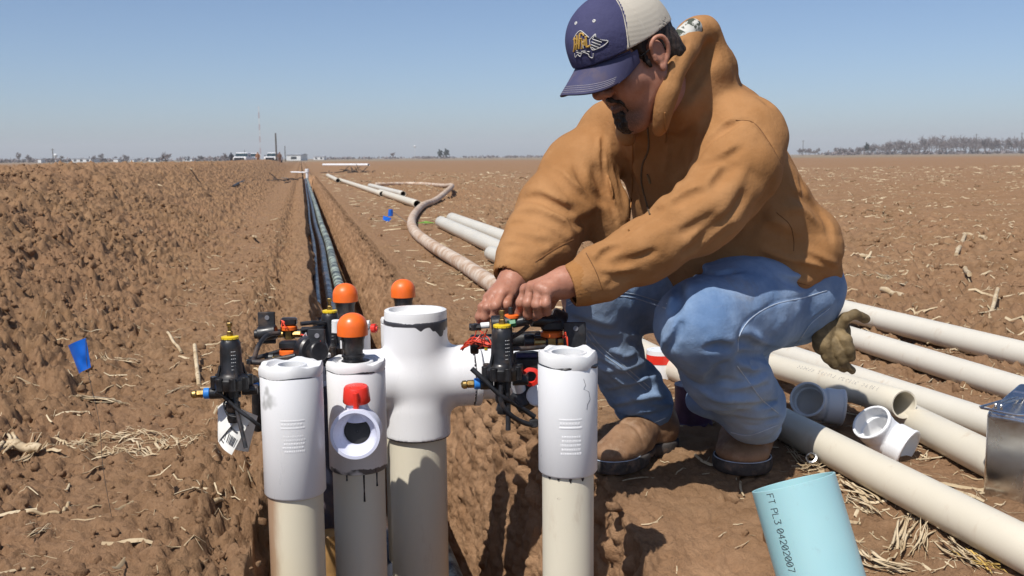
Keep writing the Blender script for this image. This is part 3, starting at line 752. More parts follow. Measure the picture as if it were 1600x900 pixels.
# ---- other pipes low in the trench
t7 = thing('tan_pipe', P(512, 860, 2.32), 'tan brown pipe end low between the first and second risers', 'pipe')
q = P(514, 832, 2.32); MB().lathe([(.028, -1.0 - q[2]), (.028, -.002), (.026, 0), (.001, 0)], q, seg=28).build('pipe', simple('tan_pipe', (.42, .24, .09), .5), t7)
t8 = thing('dark_hose', P(514, 760, 2.34), 'dark blue black hose dropping between the first and second risers', 'hose')
q0 = P(507, 600, 2.35); MB().tube(spline([q0, P(509, 700, 2.36), P(513, 790, 2.38), P(516, 880, 2.4)], 6), .026, 16).build('hose', simple('navy_hose', (.05, .055, .09), .4, dirt=.3), t8)

# ================================================================ valve assemblies with their wires and tubes
def regulator(t, px, py, D, s=1.0, blue=-1, name='pressure_regulator'):
    """upright black pressure regulator: brass nut, yellow ring, ribbed barrel, lobed base, stem; (px,py) = middle of the base"""
    c = P(px, py, D); mb = MB()
    mb.lathe([(.020, -.028), (.034, -.026), (.037, -.020), (.037, -.004), (.033, .0), (.026, .004), (.0235, .010), (.0215, .060), (.0205, .072), (.016, .080), (.0145, .081)], c, seg=40)
    for k in range(8):
        th = k * math.pi / 4 + .3; d = np.array([math.cos(th), math.sin(th), 0]); mb.cyl(c + d * .036 + (0, 0, -.024), c + d * .036 + (0, 0, .002), .0075, seg=12)
    for k in range(12):
        th = k * math.pi / 6; d = np.array([math.cos(th), math.sin(th), 0]); mb.box(c + d * .0165 + (0, 0, .078), (.0025, .0025, .008))
    for k in range(4):
        th = k * math.pi / 2 + .6; d = np.array([math.cos(th), math.sin(th), 0]); mb.tube([c + d * .030 + (0, 0, 0), c + d * .0235 + (0, 0, .026)], .003, 6)
    # stem below
    mb.lathe([(.013, -.075), (.0155, -.070), (.0155, -.056), (.012, -.054), (.012, -.046), (.0175, -.044), (.0175, -.026)], c, seg=24)
    mb.lathe([(.001, -.100), (.011, -.098), (.0135, -.088), (.011, -.078), (.009, -.074)], c, seg=20)
    a = np.array([blue, -.15, 0]); a = nrm(a); mb.cyl(c + a * .02 + (0, 0, -.034), c + a * .046 + (0, 0, -.034), .0125, seg=20); mb.cyl(c - a * .02 + (0, 0, -.030), c - a * .052 + (0, 0, -.030), .011, seg=20)
    o = mb.build(name, BLACK, t)
    MB().cyl(c + a * .046 + (0, 0, -.034), c + a * .058 + (0, 0, -.034), .0115, seg=24).build('blue_collar', BLUEPL, o)
    b = MB(); b.cyl(c + a * .058 + (0, 0, -.034), c + a * .072 + (0, 0, -.034), .0085, seg=6); b.cyl(c + a * .070 + (0, 0, -.034), c + a * .084 + (0, 0, -.036), .0085, seg=20, bev=.004)
    b.build('brass_nozzle', BRASS, o); b = MB(); b.cyl(c + (0, 0, .080), c + (0, 0, .096), .0065, seg=6); b.cyl(c + (0, 0, .096), c + (0, 0, .112), .0040, seg=14); b.cyl(c + (0, 0, .106), c + (0, 0, .114), .0062, seg=6); b.build('brass_nut', BRASS, o)
    MB().lathe([(.0150, .079), (.0178, .080), (.0178, .0845), (.0150, .0855), (.006, .086)], c, seg=32).build('yellow_ring', YELLOW, o)
    # rows of tiny white marking on the barrel
    w = MB(); th0 = math.atan2(-1, .55)
    for k in range(6):
        z = .018 + k * .0075
        for j in range(3):
            th = th0 + (j - 1) * .16; d = np.array([math.cos(th), math.sin(th), 0]); tt = np.array([-d[1], d[0], 0]); r = .0235 - (z - .01) * .04
            w.box(c + d * (r + .0001) + (0, 0, z), (.0022, .0006, .0011), (tt, d, np.array([0, 0, 1.])))
    w.build('white_print', WHITETIE, o)
    return o, c, a
def solenoid(t, px, py, D, ax=(1, .1, 0), s=1.0, knob=BLACKM, body=BLACK, brass=True):
    """small valve: horizontal barrel, orange collar, square black coil on top"""
    c = P(px, py, D); ax = nrm(ax); side = nrm(np.cross((0, 0, 1), ax)); Z = np.array([0, 0, 1.])
    mb = MB(); mb.cyl(c - ax * .045 * s, c + ax * .045 * s, .011 * s, seg=18); mb.cyl(c + ax * .03 * s, c + ax * .052 * s, .016 * s, seg=20); mb.cyl(c - ax * .052 * s, c - ax * .032 * s, .014 * s, seg=20)
    mb.box(c + Z * .030 * s, (.040 * s, .026 * s, .019 * s), (ax, side, Z), .004 * s); o = mb.build('solenoid_valve', body, t)
    MB().lathe([(.017 * s, .008 * s), (.021 * s, .010 * s), (.021 * s, .018 * s), (.017 * s, .020 * s)], c, seg=28, cap0=True, cap1=True).build('orange_collar', ORANGE, o)
    if brass:
        b = MB(); b.cyl(c - Z * .014 * s, c + Z * .010 * s, .0135 * s, seg=6); b.cyl(c - ax * .034 * s - side * .012 * s, c - ax * .012 * s - side * .012 * s, .0085 * s, seg=18); b.cyl(c + ax * .010 * s - side * .010 * s, c + ax * .030 * s - side * .010 * s, .0075 * s, seg=6); b.build('brass_body', BRASS, o)
    return o, c
def tube_px(t, pts, r, mat=RUBBER, name='tube', n=7):
    return MB().tube(spline([P(*p) for p in pts], n), r, 10).build(name, mat, t)
def wires(t, a, b, n, spread, seed, mat=REDWIRE, r=.0011, name='red_wires', sag=.0):
    rr = np.random.default_rng(seed); mb = MB(); a = np.asarray(a); b = np.asarray(b)
    for k in range(n):
        o1, o2, o3 = (rr.normal(0, spread, 3) for _ in range(3)); mb.tube(spline([a + o1 * .3, a * .66 + b * .34 + o2 + (0, 0, sag), a * .33 + b * .67 + o3 + (0, 0, sag), b + o1 * .3], 6), r, 6)
    return mb.build(name, mat, t)
def bracket(t, px, py, D, w=.040, h=.075):
    c = P(px, py, D); mb = MB(); mb.box(c, (w, .006, h), bev=.002); mb.box(c + np.array([0, .012, -h * .3]), (w * .8, .02, h * .3), bev=.003)
    o = mb.build('bracket', BLACKM, t)
    h_ = MB().cyl(c + np.array([.002, -.0035, h * .32]), c + np.array([.002, -.0045, h * .32]), .0055, seg=18).build('bolt_hole', simple('hole', (.25, .25, .27), .5), o); return o

# left assembly, outboard of the leftmost riser
vl = thing('valve_assembly', P(400, 600, 2.12), 'cluster of black valves, orange collars and tubes behind the leftmost riser', 'valve assembly')
regulator(vl, 362, 588, 2.10)
bracket(vl, 417, 512, 2.35); solenoid(vl, 452, 521, 2.38, (1, .05, 0), .95); solenoid(vl, 452, 560, 2.27, (1, .02, 0), 1.02)
MB().cyl(P(404, 522, 2.33), P(432, 518, 2.33), .017, seg=20).cyl(P(398, 522, 2.33), P(408, 522, 2.33), .011, seg=16).build('pilot_body', BLACK, vl)
mb = MB(); mb.cyl(P(492, 549, 2.24), P(480, 549, 2.27), .036, seg=32); mb.cyl(P(500, 549, 2.22), P(488, 549, 2.25), .022, seg=28); mb.build('diaphragm_valve', BLACK, vl)
bracket(vl, 495, 543, 2.24, .038, .085)
tube_px(vl, [(438, 520, 2.30), (418, 524, 2.28), (404, 540, 2.24), (396, 562, 2.2), (388, 566, 2.18)], .0052)
tube_px(vl, [(386, 565, 2.19), (410, 566, 2.19), (436, 561, 2.2), (462, 556, 2.2)], .0060)
tube_px(vl, [(390, 561, 2.24), (412, 556, 2.26), (440, 548, 2.28)], .0050)
tube_px(vl, [(470, 506, 2.36), (492, 504, 2.38), (508, 505, 2.42)], .0050); tube_px(vl, [(470, 516, 2.36), (494, 512, 2.38), (512, 507, 2.44)], .0045)
tube_px(vl, [(336, 612, 2.07), (352, 622, 2.08), (372, 640, 2.08), (392, 655, 2.08), (408, 668, 2.1)], .0042)
tube_px(vl, [(366, 618, 2.09), (372, 650, 2.08), (378, 674, 2.07), (384, 700, 2.06)], .0045)
tube_px(vl, [(385, 592, 2.14), (400, 600, 2.2), (402, 640, 2.22), (404, 670, 2.24)], .012)
MB().cyl(P(386, 606, 2.12), P(404, 600, 2.14), .004, seg=10).build('blue_tab', BLUEPL, vl)
wires(vl, P(471, 523, 2.30), P(500, 533, 2.24), 7, .004, 3); wires(vl, P(430, 575, 2.2), P(468, 570, 2.2), 8, .006, 4); wires(vl, P(440, 500, 2.36), P(448, 512, 2.33), 3, .004, 5)
MB().tube([P(474, 526, 2.28), P(478, 520, 2.275), P(480, 529, 2.275), P(475, 531, 2.28)], .0018, 6).build('cable_tie', WHITETIE, vl)
mb = MB(); mb.lathe([(.05, -.02), (.052, 0), (.05, .012), (.03, .02), (.001, .021)], P(462, 584, 2.22), (0.1, 0, 1), 36); mb.build('white_cap', FITTING, vl)
# second regulator, behind the front dome
vm = thing('valve_assembly', P(516, 560, 2.45), 'black regulator with yellow ring squeezed behind the second riser', 'valve assembly')
regulator(vm, 517, 539, 2.44); wires(vm, P(503, 524, 2.4), P(506, 545, 2.4), 6, .004, 8)
mb = MB(); mb.cyl(P(526, 500, 2.38), P(526, 520, 2.38), .012, seg=18); mb.cyl(P(509, 552, 2.38), P(509, 558, 2.38), .012, seg=18); mb.build('white_plug', WHITETIE, vm)

# right assembly under the man's hands
vr = thing('valve_assembly', P(800, 560, 2.025), 'cluster of black valves, brass fittings and red wires under the man\'s hands', 'valve assembly')
regulator(vr, 785, 572, 2.03)
solenoid(vr, 862, 533, 2.12, (1, .04, 0), 1.12)
c = P(793, 506, 2.075); mb = MB(); mb.cyl(P(768, 508, 2.075), P(800, 506, 2.075), .020, seg=26); mb.cyl(P(800, 505, 2.075), P(826, 500, 2.075), .0105, seg=16); mb.cyl(P(817, 498, 2.075), P(832, 498, 2.075), .0115, seg=6)
mb.cyl(P(733, 511, 2.075), P(752, 511, 2.075), .0075, seg=8); mb.cyl(P(740, 506, 2.075), P(741, 516, 2.075), .009, seg=8); o = mb.build('pilot_body', BLACK, vr)
MB().cyl(P(751, 509, 2.075), P(765, 508, 2.075), .0065, seg=16).build('white_sleeve', WHITETIE, vr)
mb = MB(); mb.cyl(P(793, 506, 2.050), P(806, 504, 2.050), .0075, seg=6); mb.build('green_tap', GREENPL, vr)
MB().lathe([(.012, 0), (.0155, .001), (.0155, .006), (.013, .0075)], P(799, 497, 2.075), seg=26, cap0=True, cap1=True).build('orange_collar', ORANGE, vr)
MB().lathe([(.006, 0), (.005, .012), (.003, .014)], P(798, 490, 2.075), seg=16, cap1=True).build('black_knob', BLACK, vr)
bracket(vr, 898, 530, 2.09, .046, .072)
mb = MB(); mb.cyl(P(858, 500, 2.145), P(880, 510, 2.145), .030, seg=30); mb.cyl(P(830, 500, 2.105), P(866, 502, 2.125), .014, seg=18); mb.cyl(P(738, 535, 2.165), P(845, 528, 2.165), .016, seg=20); mb.cyl(P(735, 538, 2.165), P(748, 538, 2.165), .021, seg=18); mb.build('diaphragm_valve', BLACK, vr)
tube_px(vr, [(797, 545, 2.065), (830, 544, 2.075), (856, 541, 2.085)], .0048); tube_px(vr, [(795, 530, 2.095), (812, 520, 2.095), (826, 508, 2.095)], .0045)
tube_px(vr, [(737, 576, 2.005), (758, 595, 2.005), (785, 620, 2.005), (806, 632, 2.025), (835, 651, 2.045)], .0052)
tube_px(vr, [(782, 600, 2.005), (784, 630, 2.005), (800, 650, 2.015), (820, 661, 2.035), (836, 664, 2.045)], .0052)
tube_px(vr, [(792, 590, 2.015), (794, 630, 2.015), (794, 672, 2.015)], .0052)
MB().box(P(824, 575, 2.145), (.075, .05, .07), bev=.012).build('manifold_block', BLACKM, vr); mb = MB(); mb.cyl(P(812, 610, 2.145), P(828, 636, 2.125), .026, seg=24); mb.build('manifold_port', BLACKM, vr); mb = MB(); mb.box(P(834, 661, 2.045), (.018, .014, .018), bev=.003); mb.build('tube_connector', BLACKM, vr)
mb = MB(); mb.lathe([(.012, 0), (.017, .001), (.0195, .004), (.0195, .010), (.012, .012), (.010, .004)], P(830, 588, 2.065), (-.1, -1, .1), 30, wob=.03); mb.build('red_knob', REDPL, vr)
mb = MB(); mb.cyl(P(845, 622, 2.165), P(838, 618, 2.105), .022, seg=26); mb.cyl(P(803, 580, 2.105), P(812, 610, 2.125), .014, seg=22); mb.build('white_elbow', FITTING, vr)
wires(vr, P(721, 545, 2.165), P(770, 542, 2.105), 10, .006, 6, sag=.012); wires(vr, P(762, 515, 2.075), P(748, 545, 2.105), 2, .006, 7); wires(vr, P(880, 527, 2.065), P(888, 545, 2.055), 3, .004, 9, sag=.01)
wires(vr, P(757, 520, 2.105), P(728, 540, 2.145), 2, .008, 16, sag=.01)
MB().cyl(P(757, 545, 2.095), P(762, 545, 2.095), .004, seg=12).build('yellow_tie', YELLOW, vr)
MB().cyl(P(908, 533, 2.095), P(916, 534, 2.095), .005, seg=12).build('screw', STEELM, vr)
MB().box(P(823, 555, 2.125), (.045, .012, .010), bev=.002).build('blue_tab', simple('dark_blue_plastic', (.03, .04, .12), .4), vr)

# paper tag hanging from the left valve: barcode rows and an up arrow
tg = thing('paper_tag', P(372, 630, 2.13), 'white crumpled tag with barcode hanging from the left black valve', 'tag')
def sheet_mesh(corn, nu_, nv_, fold, seed):
    a, b, c, d = [np.asarray(q, float) for q in corn]; V = []; F = []
    for j in range(nv_ + 1):
        for i in range(nu_ + 1):
            s_, t_ = i / nu_, j / nv_; p = (a * (1 - s_) + b * s_) * (1 - t_) + (d * (1 - s_) + c * s_) * t_
            p = p + np.array([0, -1., .1]) * (fold * math.sin(s_ * math.pi) + .003 * float(vnoise(s_ * 3, t_ * 3, seed, 1, 2))); V.append(p)
    for j in range(nv_):
        for i in range(nu_): q = j * (nu_ + 1) + i; F.append((q, q + 1, q + nu_ + 2, q + nu_ + 1))
    return np.array(V), F
TAGM = simple('tag_paper', (.78, .77, .72), .55, 0, .05, 12); INK = simple('ink', (.03, .03, .035), .6)
def fold_tag(corn, fold, seed, th=.0009):
    V, F = sheet_mesh(corn, 14, 14, fold, seed); n_ = len(V); V2 = V + np.array([0, th, 0]); F2 = [tuple(n_ + i for i in f[::-1]) for f in F]
    ed = [i for i in range(15)] + [15 * k + 14 for k in range(1, 15)] + [15 * 14 + i for i in range(13, -1, -1)] + [15 * k for k in range(13, 0, -1)]
    side = [(ed[(i + 1) % len(ed)], ed[i], n_ + ed[i], n_ + ed[(i + 1) % len(ed)]) for i in range(len(ed))]
    return np.vstack([V, V2]), F + F2 + side, V.reshape(15, 15, 3)
V, F, gridA = fold_tag([P(354, 620, 2.15), P(392, 655, 2.11), P(362, 711, 2.09), P(341, 690, 2.12)], .010, 1)
V[:, 0] -= .0; pa = link_mesh('paper', V, F, TAGM, tg, 'auto')
V, F, gridB = fold_tag([P(368, 634, 2.14), P(403, 650, 2.17), P(388, 706, 2.14), P(362, 700, 2.11)], .006, 4); link_mesh('paper', V, F, TAGM, tg, 'auto')
V, F, _g = fold_tag([P(340, 636, 2.13), P(358, 622, 2.14), P(366, 660, 2.10), P(341, 690, 2.115)], .006, 7); link_mesh('paper', V, F, TAGM, tg, 'auto')
def gp(g, s_, t_, off=.0012):
    i = min(12.999, s_ * 14); j = min(12.999, t_ * 14); a, b = int(i), int(j); fa, fb = i - a, j - b
    p = (g[b, a] * (1 - fa) + g[b, a + 1] * fa) * (1 - fb) + (g[b + 1, a] * (1 - fa) + g[b + 1, a + 1] * fa) * fb; return p + np.array([0, -off, off * .2])
mb = MB(); rr = np.random.default_rng(5)
def inkq(g, s0, s1, t0, t1): q = [gp(g, s0, t0), gp(g, s1, t0), gp(g, s1, t1), gp(g, s0, t1)]; mb.add(q + [x + np.array([0, .0004, 0]) for x in q], [(0, 1, 2, 3), (7, 6, 5, 4), (0, 4, 5, 1), (1, 5, 6, 2), (2, 6, 7, 3), (3, 7, 4, 0)])
s_ = .06
while s_ < .92:
    w = .010 + .020 * rr.random()
    if not .40 < s_ < .50: inkq(gridA, s_, s_ + w, .60, .82)
    s_ += w + .030 + .03 * rr.random()
for k in range(9): inkq(gridA, .30 + k * .06, .34 + k * .06, .44, .49)
for k in range(5): inkq(gridA, .12 + k * .06, .16 + k * .06, .87, .90)
for k in range(4): inkq(gridB, .55 + .02 * k, .66 + .02 * k, .10 + .07 * k, .13 + .07 * k)
mb.build('barcode', INK, tg, False)
MB().tube(spline([P(362, 618, 2.11), P(350, 630, 2.10), P(356, 648, 2.09), P(370, 652, 2.09)], 6), .0022, 8).build('string', BLACK, tg)

# ---- black hoses lying in the trench, running to the far end
def hose(us, rad, mat, label, zs=None, name='irrigation_hose'):
    vv_ = np.array([2.4, 2.9, 3.4, 4.2, 5.2, 6.6, 8.5, 11, 15, 20, 28, 36, 45]); pts = []
    for k, v in enumerate(vv_):
        x, y = W(us[k], v); pts.append(np.array([x, y, zs[k]]))
    p = spline(pts, 7); t = thing(name, p[0], label, 'hose'); MB().tube(p, rad, 14).build('hose', mat, t); return t
HM = simple('black_poly_hose', (.03, .032, .040), .33, 0, .3, 9, dirt=.45); 
mm = NT('dusty_green_hose', .5, (.35, .42, .36)); mm.color(mm.mix(mm.ramp(mm.noise(9, 6, .7), .42, .6), (.035, .04, .045), (.40, .46, .38))); GH = mm.m
hose([.10, .09, .07, .06, .065, .075, .085, .10, .09, .11, .12, .13, .14], .021, HM, 'leftmost thin black hose running down the dark side of the trench', [-.35, -.28, -.24, -.20, -.17, -.15, -.14, -.14, -.15, -.13, -.12, -.1, -.1])
hose([.24, .21, .18, .16, .155, .16, .165, .185, .17, .18, .18, .19, .19], .027, HM, 'middle black hose running along the trench beside the mud caked one', [-.45, -.38, -.32, -.26, -.21, -.18, -.16, -.16, -.17, -.15, -.12, -.1, -.1])
hose([.40, .37, .33, .29, .265, .25, .245, .26, .25, .25, .24, .24, .24], .037, GH, 'thick hose caked with pale green dried mud in the trench', [-.50, -.43, -.36, -.28, -.23, -.19, -.17, -.16, -.16, -.14, -.12, -.1, -.1])
# ================================================================ the crouching man
def cloth(name, lo, hi, rough=.85, weave=900, dirt=None, bumpy=.25):
    m = NT(name, rough, hi, 0, .2); c = m.mix(m.ramp(m.noise(7, 5, .6), .3, .7), lo, hi)
    if dirt: c = dirt(m, c)
    m.color(c); m.bump(m.noise(weave, 2, .5), bumpy, .0012); m.bump(m.noise(30, 5, .65), .35, .008); m.bump(m.noise(150, 4, .7), .4, .002)
    
    return m.m
HOODIE = cloth('tan_fleece', (.315, .150, .054), (.405, .208, .086))
RIB = cloth('tan_rib', (.30, .135, .042), (.38, .182, .064), weave=500, bumpy=.5)
man_o = P(1120, 700, 2.45); man_o[2] = 0
man = None
# head frame
O = P(990, 92, 2.138)
F_ = nrm([-.76, -.42, -.50]); U_ = nrm(np.array([0, 0, 1.]) - F_ * F_[2]); S_ = np.cross(U_, F_)
if S_[1] > 0: S_ = -S_
def H(f, u, s=0.0): return O + F_ * f + U_ * u + S_ * s
HA = np.array([F_, U_, S_])
nb = P(1068, 138, 2.27)
skin = NT('skin', .48, (.42, .20, .13), 0, .4); nz = skin.noise(22, 4, .6)
c = skin.mix(skin.ramp(nz, .3, .7), (.36, .155, .095), (.47, .225, .150)); c = skin.mix(skin.math('MULTIPLY', skin.ramp(skin.noise(160, 3, .7), .5, .7), .3), c, (.33, .14, .09))
pos_ = skin.n('ShaderNodeVectorMath', operation='DISTANCE'); skin.l(skin.obj(), pos_.inputs[0]); chin_ = H(.075, -.090) - man_o; pos_.inputs[1].default_value = tuple(chin_)
stub = skin.math('MULTIPLY', skin.ramp(pos_.outputs['Value'], .062, .034), skin.ramp(skin.noise(420, 2, .6), .25, .55, .45, 1.0)); c = skin.mix(skin.math('MULTIPLY', stub, .72), c, (.055, .032, .022))
skin.color(c); skin.bump(skin.noise(260, 3, .6), .25, .0008); skin.b.inputs['Subsurface Weight'].default_value = .12; skin.b.inputs['Subsurface Radius'].default_value = (.012, .005, .003); skin.b.inputs['Subsurface Scale'].default_value = .6
SKIN = skin.m

H0 = H
def H(f, u, s=0.0): return H0(f - .017 * min(1, max(0, (f - .03) / .06)), u, s)
parts = []
f = Field(O - .19, O + .19, .0022); E = lambda c_, r_, k=.02, op='+': f.ell(H(*c_), r_, HA, k, op)
E((-.009, .045, 0), (.091, .086, .074), .0); E((.034, -.020, 0), (.052, .078, .058), .03)
for s in (-1, 1):
    f.cap(H(-.005, -.045, s * .052), H(.072, -.098, s * .022), .023, .020, .03)
    f.ell(H(.062, -.022, s * .040), (.030, .028, .026), HA, .025); f.cap(H(.082, -.04, s * .034), H(.085, -.062, s * .030), .014, .012, .02)
f.ell(H(.088, -.104, 0), (.024, .020, .026), HA, .025)
f.cap(H(.086, .036, -.034), H(.086, .036, .034), .017, .017, .02)
for s in (-1, 1): E((.108, .016, s * .032), (.020, .014, .018), .012, '-'); E((.084, .016, s * .031), (.0125, .0125, .0125), .002); f.cap(H(.094, .023, s * .020), H(.090, .020, s * .044), .0045, .004, .004)
f.chain([H(.098, .028), H(.112, .004), H(.127, -.018)], [.0085, .0095, .012], .010); f.ell(H(.127, -.021), (.0125, .012, .013), HA, .006)
for s in (-1, 1): f.ell(H(.113, -.027, s * .0135), (.010, .0085, .0075), HA, .006); f.cap(H(.116, -.036, s * .007), H(.118, -.030, s * .007), .0028, .0028, .002, '-')
f.chain([H(.092, -.052, -.024), H(.106, -.050, 0), H(.092, -.052, .024)], [.006, .0085, .006], .008); f.chain([H(.090, -.064, -.021), H(.104, -.066, 0), H(.090, -.064, .021)], [.006, .009, .006], .008)
f.line([H(.096, -.0575, -.027), H(.112, -.058, 0), H(.096, -.0575, .027)], .003, .006)
f.line([H(.100, -.030, .022), H(.092, -.045, .036), H(.086, -.062, .036)], .004, .0028); f.line([H(.100, -.030, -.022), H(.092, -.045, -.036), H(.086, -.062, -.036)], .004, .0028)
for s in (-1, 1):   # ears: rim, bowl, lobe
    ce = H(-.006, .004, s * .078); f.ell(ce, (.017, .029, .008), HA, .006)
    rim = [H(.008, .006, s * .078), H(.008, .024, s * .084), H(-.004, .034, s * .088), H(-.020, .030, s * .090), H(-.026, .012, s * .090), H(-.021, -.008, s * .086), H(-.010, -.022, s * .082)]
    rim = spline(rim, 3); f.chain(rim, [.0042] * len(rim), .003); f.ell(H(-.002, -.026, s * .081), (.0085, .0095, .0055), HA, .005)
    f.ell(H(-.004, .006, s * .090), (.0105, .017, .0085), HA, .005, '-'); f.cap(H(.008, .004, s * .080), H(.009, -.006, s * .080), .0045, .004, .004)
f.cap(H(-.02, -.035), P(1040, 126, 2.25), .058, .040, .03)
f.cap(H(.055, -.105, 0), nb, .02, .05, .04)
f.bump(.0012, 26, 2, 3); hV, hQ = f.mesh(); parts.append((hV, hQ))

def hand(pts_fn, D, wrist, elbow, palm, fingers, thumb, res=.0013):
    """palm = list of (a,b,r) bones, fingers = joint rows with radii; one continuous surface with the forearm"""
    allp = [np.asarray(q) for fi in fingers + [thumb] for q, r in fi] + [wrist, np.asarray(wrist) * .55 + np.asarray(elbow) * .45]
    lo = np.min(allp, 0) - .035; hi = np.max(allp, 0) + .035; f = Field(lo, hi, res)
    f.cap(wrist, elbow, .029, .036, .0, flat=None)
    for a, b, ra, rb in palm: f.cap(a, b, ra, rb, .016)
    for fi in fingers + [thumb]:
        g = f.blank()
        for i in range(len(fi) - 1):
            g.cap(fi[i][0], fi[i + 1][0], fi[i][1], fi[i + 1][1], .006)
        for i in range(1, len(fi) - 1): g.ell(fi[i][0], [fi[i][1] * 1.035] * 3, None, .003)
        f.join(g, .0028)
    f.bump(.0006, 90, 2, 5); return f
# his left hand (nearer), fingers hanging from the knuckles, thumb closing from behind
w1 = P(884, 441, 2.075); e1 = P(960, 418, 2.09)
kn = [P(822, 453, 2.085), P(831, 449, 2.060), P(843, 450, 2.040), P(855, 455, 2.030)]
fing1 = [[(P(846, 446, 2.085), .011), (kn[0], .0112), (P(814, 473, 2.080), .0098), (P(812, 489, 2.095), .0090), (P(811, 496, 2.11), .0078)],
         [(P(852, 443, 2.065), .011), (kn[1], .0115), (P(825, 474, 2.050), .0102), (P(825, 491, 2.065), .0094), (P(824, 499, 2.08), .0080)],
         [(P(860, 445, 2.050), .011), (kn[2], .0112), (P(839, 476, 2.030), .0100), (P(841, 491, 2.050), .0090), (P(836, 496, 2.07), .0078)],
         [(P(866, 450, 2.040), .010), (kn[3], .0102), (P(853, 475, 2.022), .0088), (P(855, 487, 2.045), .0082), (P(848, 490, 2.06), .0072)]]
th1 = [(P(872, 455, 2.085), .014), (P(858, 474, 2.110), .0125), (P(845, 490, 2.125), .0108), (P(832, 500, 2.13), .0090)]
palm1 = [(w1, kn[0], .024, .0135), (w1, kn[1], .024, .0135), (w1, kn[2], .024, .0135), (w1, kn[3], .023, .0125), (w1, P(848, 462, 2.07), .024, .018)]
f = hand(None, 0, w1, e1, palm1, fing1, th1)
f.line([P(868, 443, 2.03), P(845, 445, 2.035), P(830, 450, 2.04)], .004, .0016); parts.append(f.mesh())
# his right hand (farther), fingers spread down to the left
w2 = P(803, 437, 2.205); e2 = P(822, 400, 2.26)
kk = [P(764, 466, 2.170), P(773, 461, 2.160), P(785, 458, 2.155), P(797, 458, 2.165)]
fing2 = [[(P(785, 455, 2.19), .010), (kk[0], .0102), (P(754, 480, 2.150), .0090), (P(749, 495, 2.150), .0082), (P(749, 504, 2.155), .0070)],
         [(P(788, 451, 2.185), .011), (kk[1], .0112), (P(762, 480, 2.135), .0100), (P(758, 495, 2.140), .0090), (P(760, 503, 2.15), .0078)],
         [(P(793, 450, 2.185), .011), (kk[2], .0115), (P(775, 478, 2.125), .0103), (P(773, 493, 2.135), .0094), (P(775, 500, 2.15), .0080)],
         [(P(800, 450, 2.185), .011), (kk[3], .0113), (P(792, 476, 2.140), .0101), (P(789, 489, 2.150), .0092), (P(791, 496, 2.165), .0078)]]
th2 = [(P(806, 450, 2.20), .014), (P(808, 466, 2.185), .0125), (P(803, 481, 2.180), .0108), (P(798, 492, 2.18), .0090)]
palm2 = [(w2, k_, .023, .0133) for k_ in kk] + [(w2, P(788, 464, 2.19), .024, .018)]
f = hand(None, 0, w2, e2, palm2, fing2, th2)
for a, b in (((791, 446), (775, 462)), ((797, 447), (788, 462))): f.line([P(a[0], a[1], 2.165), P(b[0], b[1], 2.15)], .003, .0012)
parts.append(f.mesh())
# the rest of the body under the clothes
nS, fS = P(1172, 205, 2.24), P(960, 205, 2.50); f = Field(P(1030, 700, 2.4) - (.55, .7, .15), P(1030, 100, 2.4) + (.5, .5, .1), .012)
pel = P(1190, 440, 2.58); ch = P(1085, 245, 2.42)
hipN, hipF = P(1225, 458, 2.50), P(1105, 445, 2.68); knN, knF = P(1094, 508, 2.165), P(917, 464, 2.42); anN, anF = P(1180, 682, 2.43), P(1015, 655, 2.57)
f.cap(pel, ch + (.02, .06, 0), .10, .09, 0); f.cap(nS, fS, .055, .055, .02); f.cap(ch + (.03, .08, 0), nb + (.01, .03, 0), .07, .05, .02)
for a, b, c_, r0, r1, r2 in ((nS, P(1100, 332, 2.14), w1, .055, .045, .027), (fS, P(872, 330, 2.38), w2, .055, .045, .027), (hipN, knN, anN, .085, .058, .04), (hipF, knF, anF, .085, .058, .04)):
    f.cap(a, b, r0, r1, .03); f.cap(b, c_, r1, r2, .02)
parts.append(f.mesh())
Vs, Qs, k0 = [], [], 0
for V, Q in parts: Vs.append(V); Qs.append(Q + k0); k0 += len(V)
man = link_mesh('person', np.vstack(Vs), np.vstack(Qs), SKIN, None, True, man_o)
tag(man, 'crouching man in tan hoodie, jeans and cap working on valves with both hands', 'person')
hair_m = NT('dark_hair', .55, (.012, .009, .007), 0, .3); hair_m.color(hair_m.mix(hair_m.ramp(hair_m.noise(120, 3, .6, stretch=(1, 1, .3)), .35, .65), (.012, .008, .006), (.050, .034, .026))); hair_m.bump(hair_m.noise(500, 2, stretch=(1, 1, .25)), .8, .002); HAIR = hair_m.m

# hair showing below the cap
f = Field(O - .17, O + .17, .003)
f.ell(H(-.008, .040, 0), (.100, .090, .0785), HA, 0); f.cap(H(-.055, -.015, -.045), H(-.055, -.015, .045), .032, .032, .03)
f.half(H(.030, 0, 0), F_ + U_ * -.25, .004)
for s in (-1, 1): f.ell(H(-.004, .002, s * .085), (.025, .036, .03), HA, .004, '-')
f.half(H(0, -.052, 0), -U_ + F_ * .3, .004); f.half(H(0, .10, 0), U_)
for s in (-1, 1): f.cap(H(.022, .040, s * .073), H(.020, -.012, s * .0735), .010, .005, .004, flat=S_, ft=.5)
f.bump(.003, 60, 3, 7, ); f.build('hair', HAIR, man)
f = Field(H(.10, -.085) - .07, H(.10, -.085) + .07, .0014)
f.ell(H(.094, -.102, 0), (.024, .026, .028), HA, 0); f.ell(H(.104, -.077, 0), (.008, .010, .016), HA, .01); f.chain([H(.084, -.100, -.028), H(.090, -.078, -.028), H(.098, -.056, -.025), H(.112, -.043, -.004)], [.008, .0060, .0050, .0042], .006)
f.chain([H(.084, -.100, .028), H(.090, -.078, .028), H(.098, -.056, .025), H(.112, -.043, .004)], [.008, .0060, .0050, .0042], .006); f.cap(H(.103, -.080, -.008), H(.103, -.080, .008), .007, .007, .006)
f.bump(.0022, 130, 3, 9); f.build('goatee', HAIR, man)

